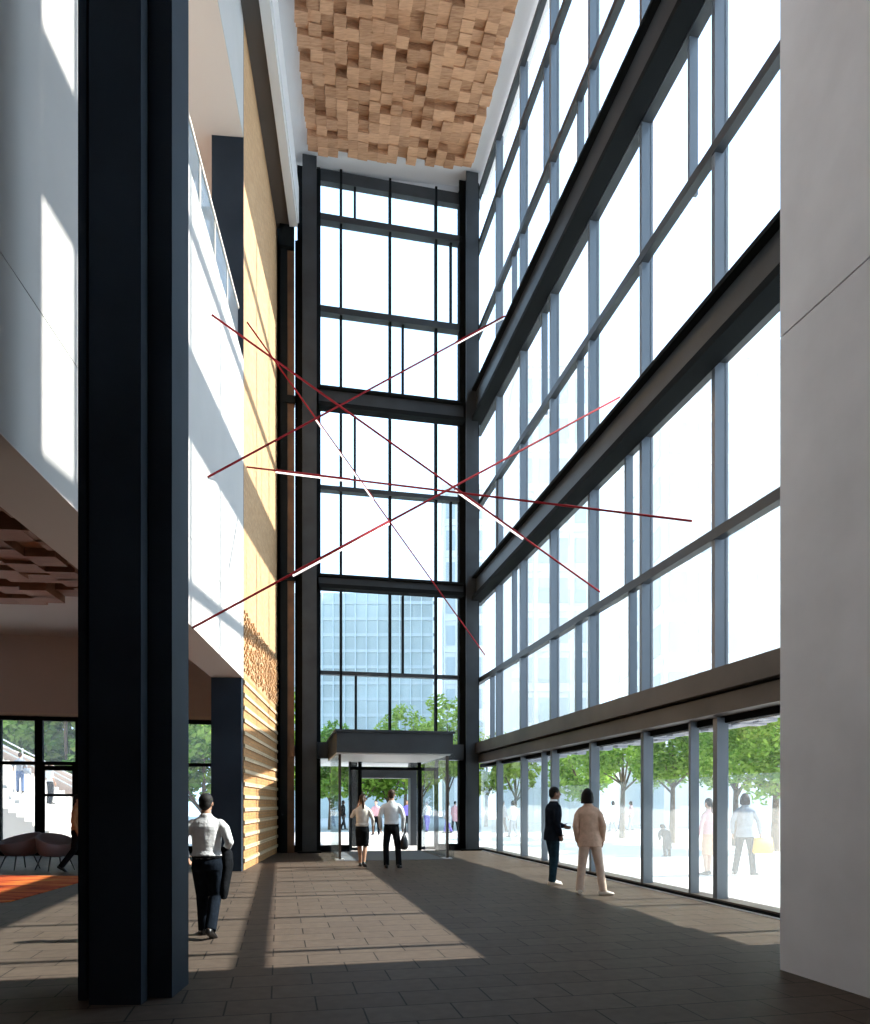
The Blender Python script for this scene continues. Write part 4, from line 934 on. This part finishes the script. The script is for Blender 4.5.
# ------------------------------------------------------------------ canopies outside
t = tag(empty('street_canopy', RF.p(15, -1.2, 2.9)), 'projecting canopy with dark ribbed underside along the right glass wall', 'canopy')
onebox('slab', M['steel'], RF, 7.5, 24.8, -2.05, -0.36, 3.02, 3.4, parent=t)
bm = new_bm(); rnd = random.Random(5); s = 7.5
while s < 24.6:
    for i in range(6):
        d0 = -2.05+i*0.28; box(bm, RF, s+.01, s+.27, d0+.01, d0+.27, 2.90+rnd.choice((0, .03, .06, .09)), 3.02)
    s += .28
obj('block_soffit', bm, mat('blue_grey_blocks', (0.30, 0.32, 0.37), 0.7), t)
t = tag(empty('entrance_canopy', EF.p(-.5, -3, 3)), 'pale flat canopy over the pavement outside the entrance', 'canopy')
onebox('slab', M['soffit'], EF, -5.5, 1.9, -6.5, -0.3, 3.02, 3.36, parent=t)
for sx_ in (-2.62, .35):
    pass
P2 = tag(empty('entrance_portal', EF.p(-1, -3.6, 0)), 'grey outer portal frame standing beyond the doors', 'portal')
a, b = Es(350, -3.6), Es(357, -3.6); onebox('post', M['steel'], EF, a, b, -3.9, -3.4, -.04, 3.02, parent=P2)
a2, b2 = Es(409.5, -3.6), Es(416, -3.6); onebox('post', M['steel'], EF, a2, b2, -3.9, -3.4, -.04, 3.02, parent=P2)
onebox('header', M['steel'], EF, b, a2, -3.9, -3.4, 2.45, 2.75, parent=P2)

# ------------------------------------------------------------------ buildings
def block(name, label, x0, x1, y0, y1, h, nx, nz, wm, gm, bay=.62, tall=.62, side=0):
    t = tag(empty(name, ((x0+x1)/2, (y0+y1)/2, 0)), label, 'building')
    bm = new_bm(); box(bm, WF, x0, x1, y0, y1, -.04, h); box(bm, WF, x0-.2, x1+.2, y0-.2, y1+.2, h, h+.5)
    dx = (x1-x0)/nx; dz = (h-4.5)/nz
    for k in range(nz+1): box(bm, WF, x0, x1, y0-.15, y0, 4.2+k*dz-.12, 4.2+k*dz+.12)
    for i in range(nx+1): box(bm, WF, x0+i*dx-.15 if i else x0, x0+i*dx+.15 if i < nx else x1, y0-.22, y0, 0, h)
    obj('wall', bm, wm, t)
    src = None
    for i in range(nx):
        for k in range(nz):
            cx_, cz = x0+(i+.5)*dx, 4.2+(k+.5)*dz
            if src is None:
                bm = new_bm(); box(bm, WF, -dx*bay/2, dx*bay/2, -.06, .0, -dz*tall/2, dz*tall/2); w_ = obj('window', bm, gm); src = w_
            else: w_ = src.copy(); COL.objects.link(w_)
            w_.parent = t; w_.matrix_parent_inverse = Matrix.Identity(4); w_.location = V(cx_, y0, cz)-t.location
    if side:
        ny = 5; dy = (y1-y0)/ny; xs = x0 if side < 0 else x1
        src2 = None
        for i in range(ny):
            for k in range(nz):
                if src2 is None:
                    bm = new_bm(); box(bm, WF, -.06, .06, -dy*bay/2, dy*bay/2, -dz*tall/2, dz*tall/2); w_ = obj('window', bm, gm); src2 = w_
                else: w_ = src2.copy(); COL.objects.link(w_)
                w_.parent = t; w_.matrix_parent_inverse = Matrix.Identity(4); w_.location = V(xs, y0+(i+.5)*dy, 4.2+(k+.5)*dz)-t.location
    return t
block('stone_building', 'pale stone block faint behind the nearer right panes', 14.6, 24, 47, 60, 30, 5, 8, M['facade'], M['facade_win'], side=-1)
block('stone_building', 'pale stone block faint behind the middle right panes', 6.5, 12.2, 58, 76, 36, 4, 10, M['facade'], M['facade_win'], side=1)
block('stone_building', 'white block right of the teal tower through the end window', 0.9, 5.2, 76, 90, 34, 3, 9, M['facade'], M['facade_win'])
# teal glass tower
t = tag(empty('glass_tower', (-8, 85, 0)), 'teal glass tower seen through the end wall above the entrance', 'building')
bm = new_bm(); box(bm, WF, -16, -0.2, 80, 95, -.04, 24.5); obj('glass_body', bm, M['tower'], t)
for k in range(12):
    onebox('spandrel', M['tower_line2'], WF, -16, -0.1, 79.9, 80.05, 4+k*1.75, 4.35+k*1.75, parent=t)
for i in range(14):
    onebox('fin', M['tower_line'], WF, -15.9+i*1.2, -15.84+i*1.2, 79.7, 80.0, 3, 24.5, parent=t)
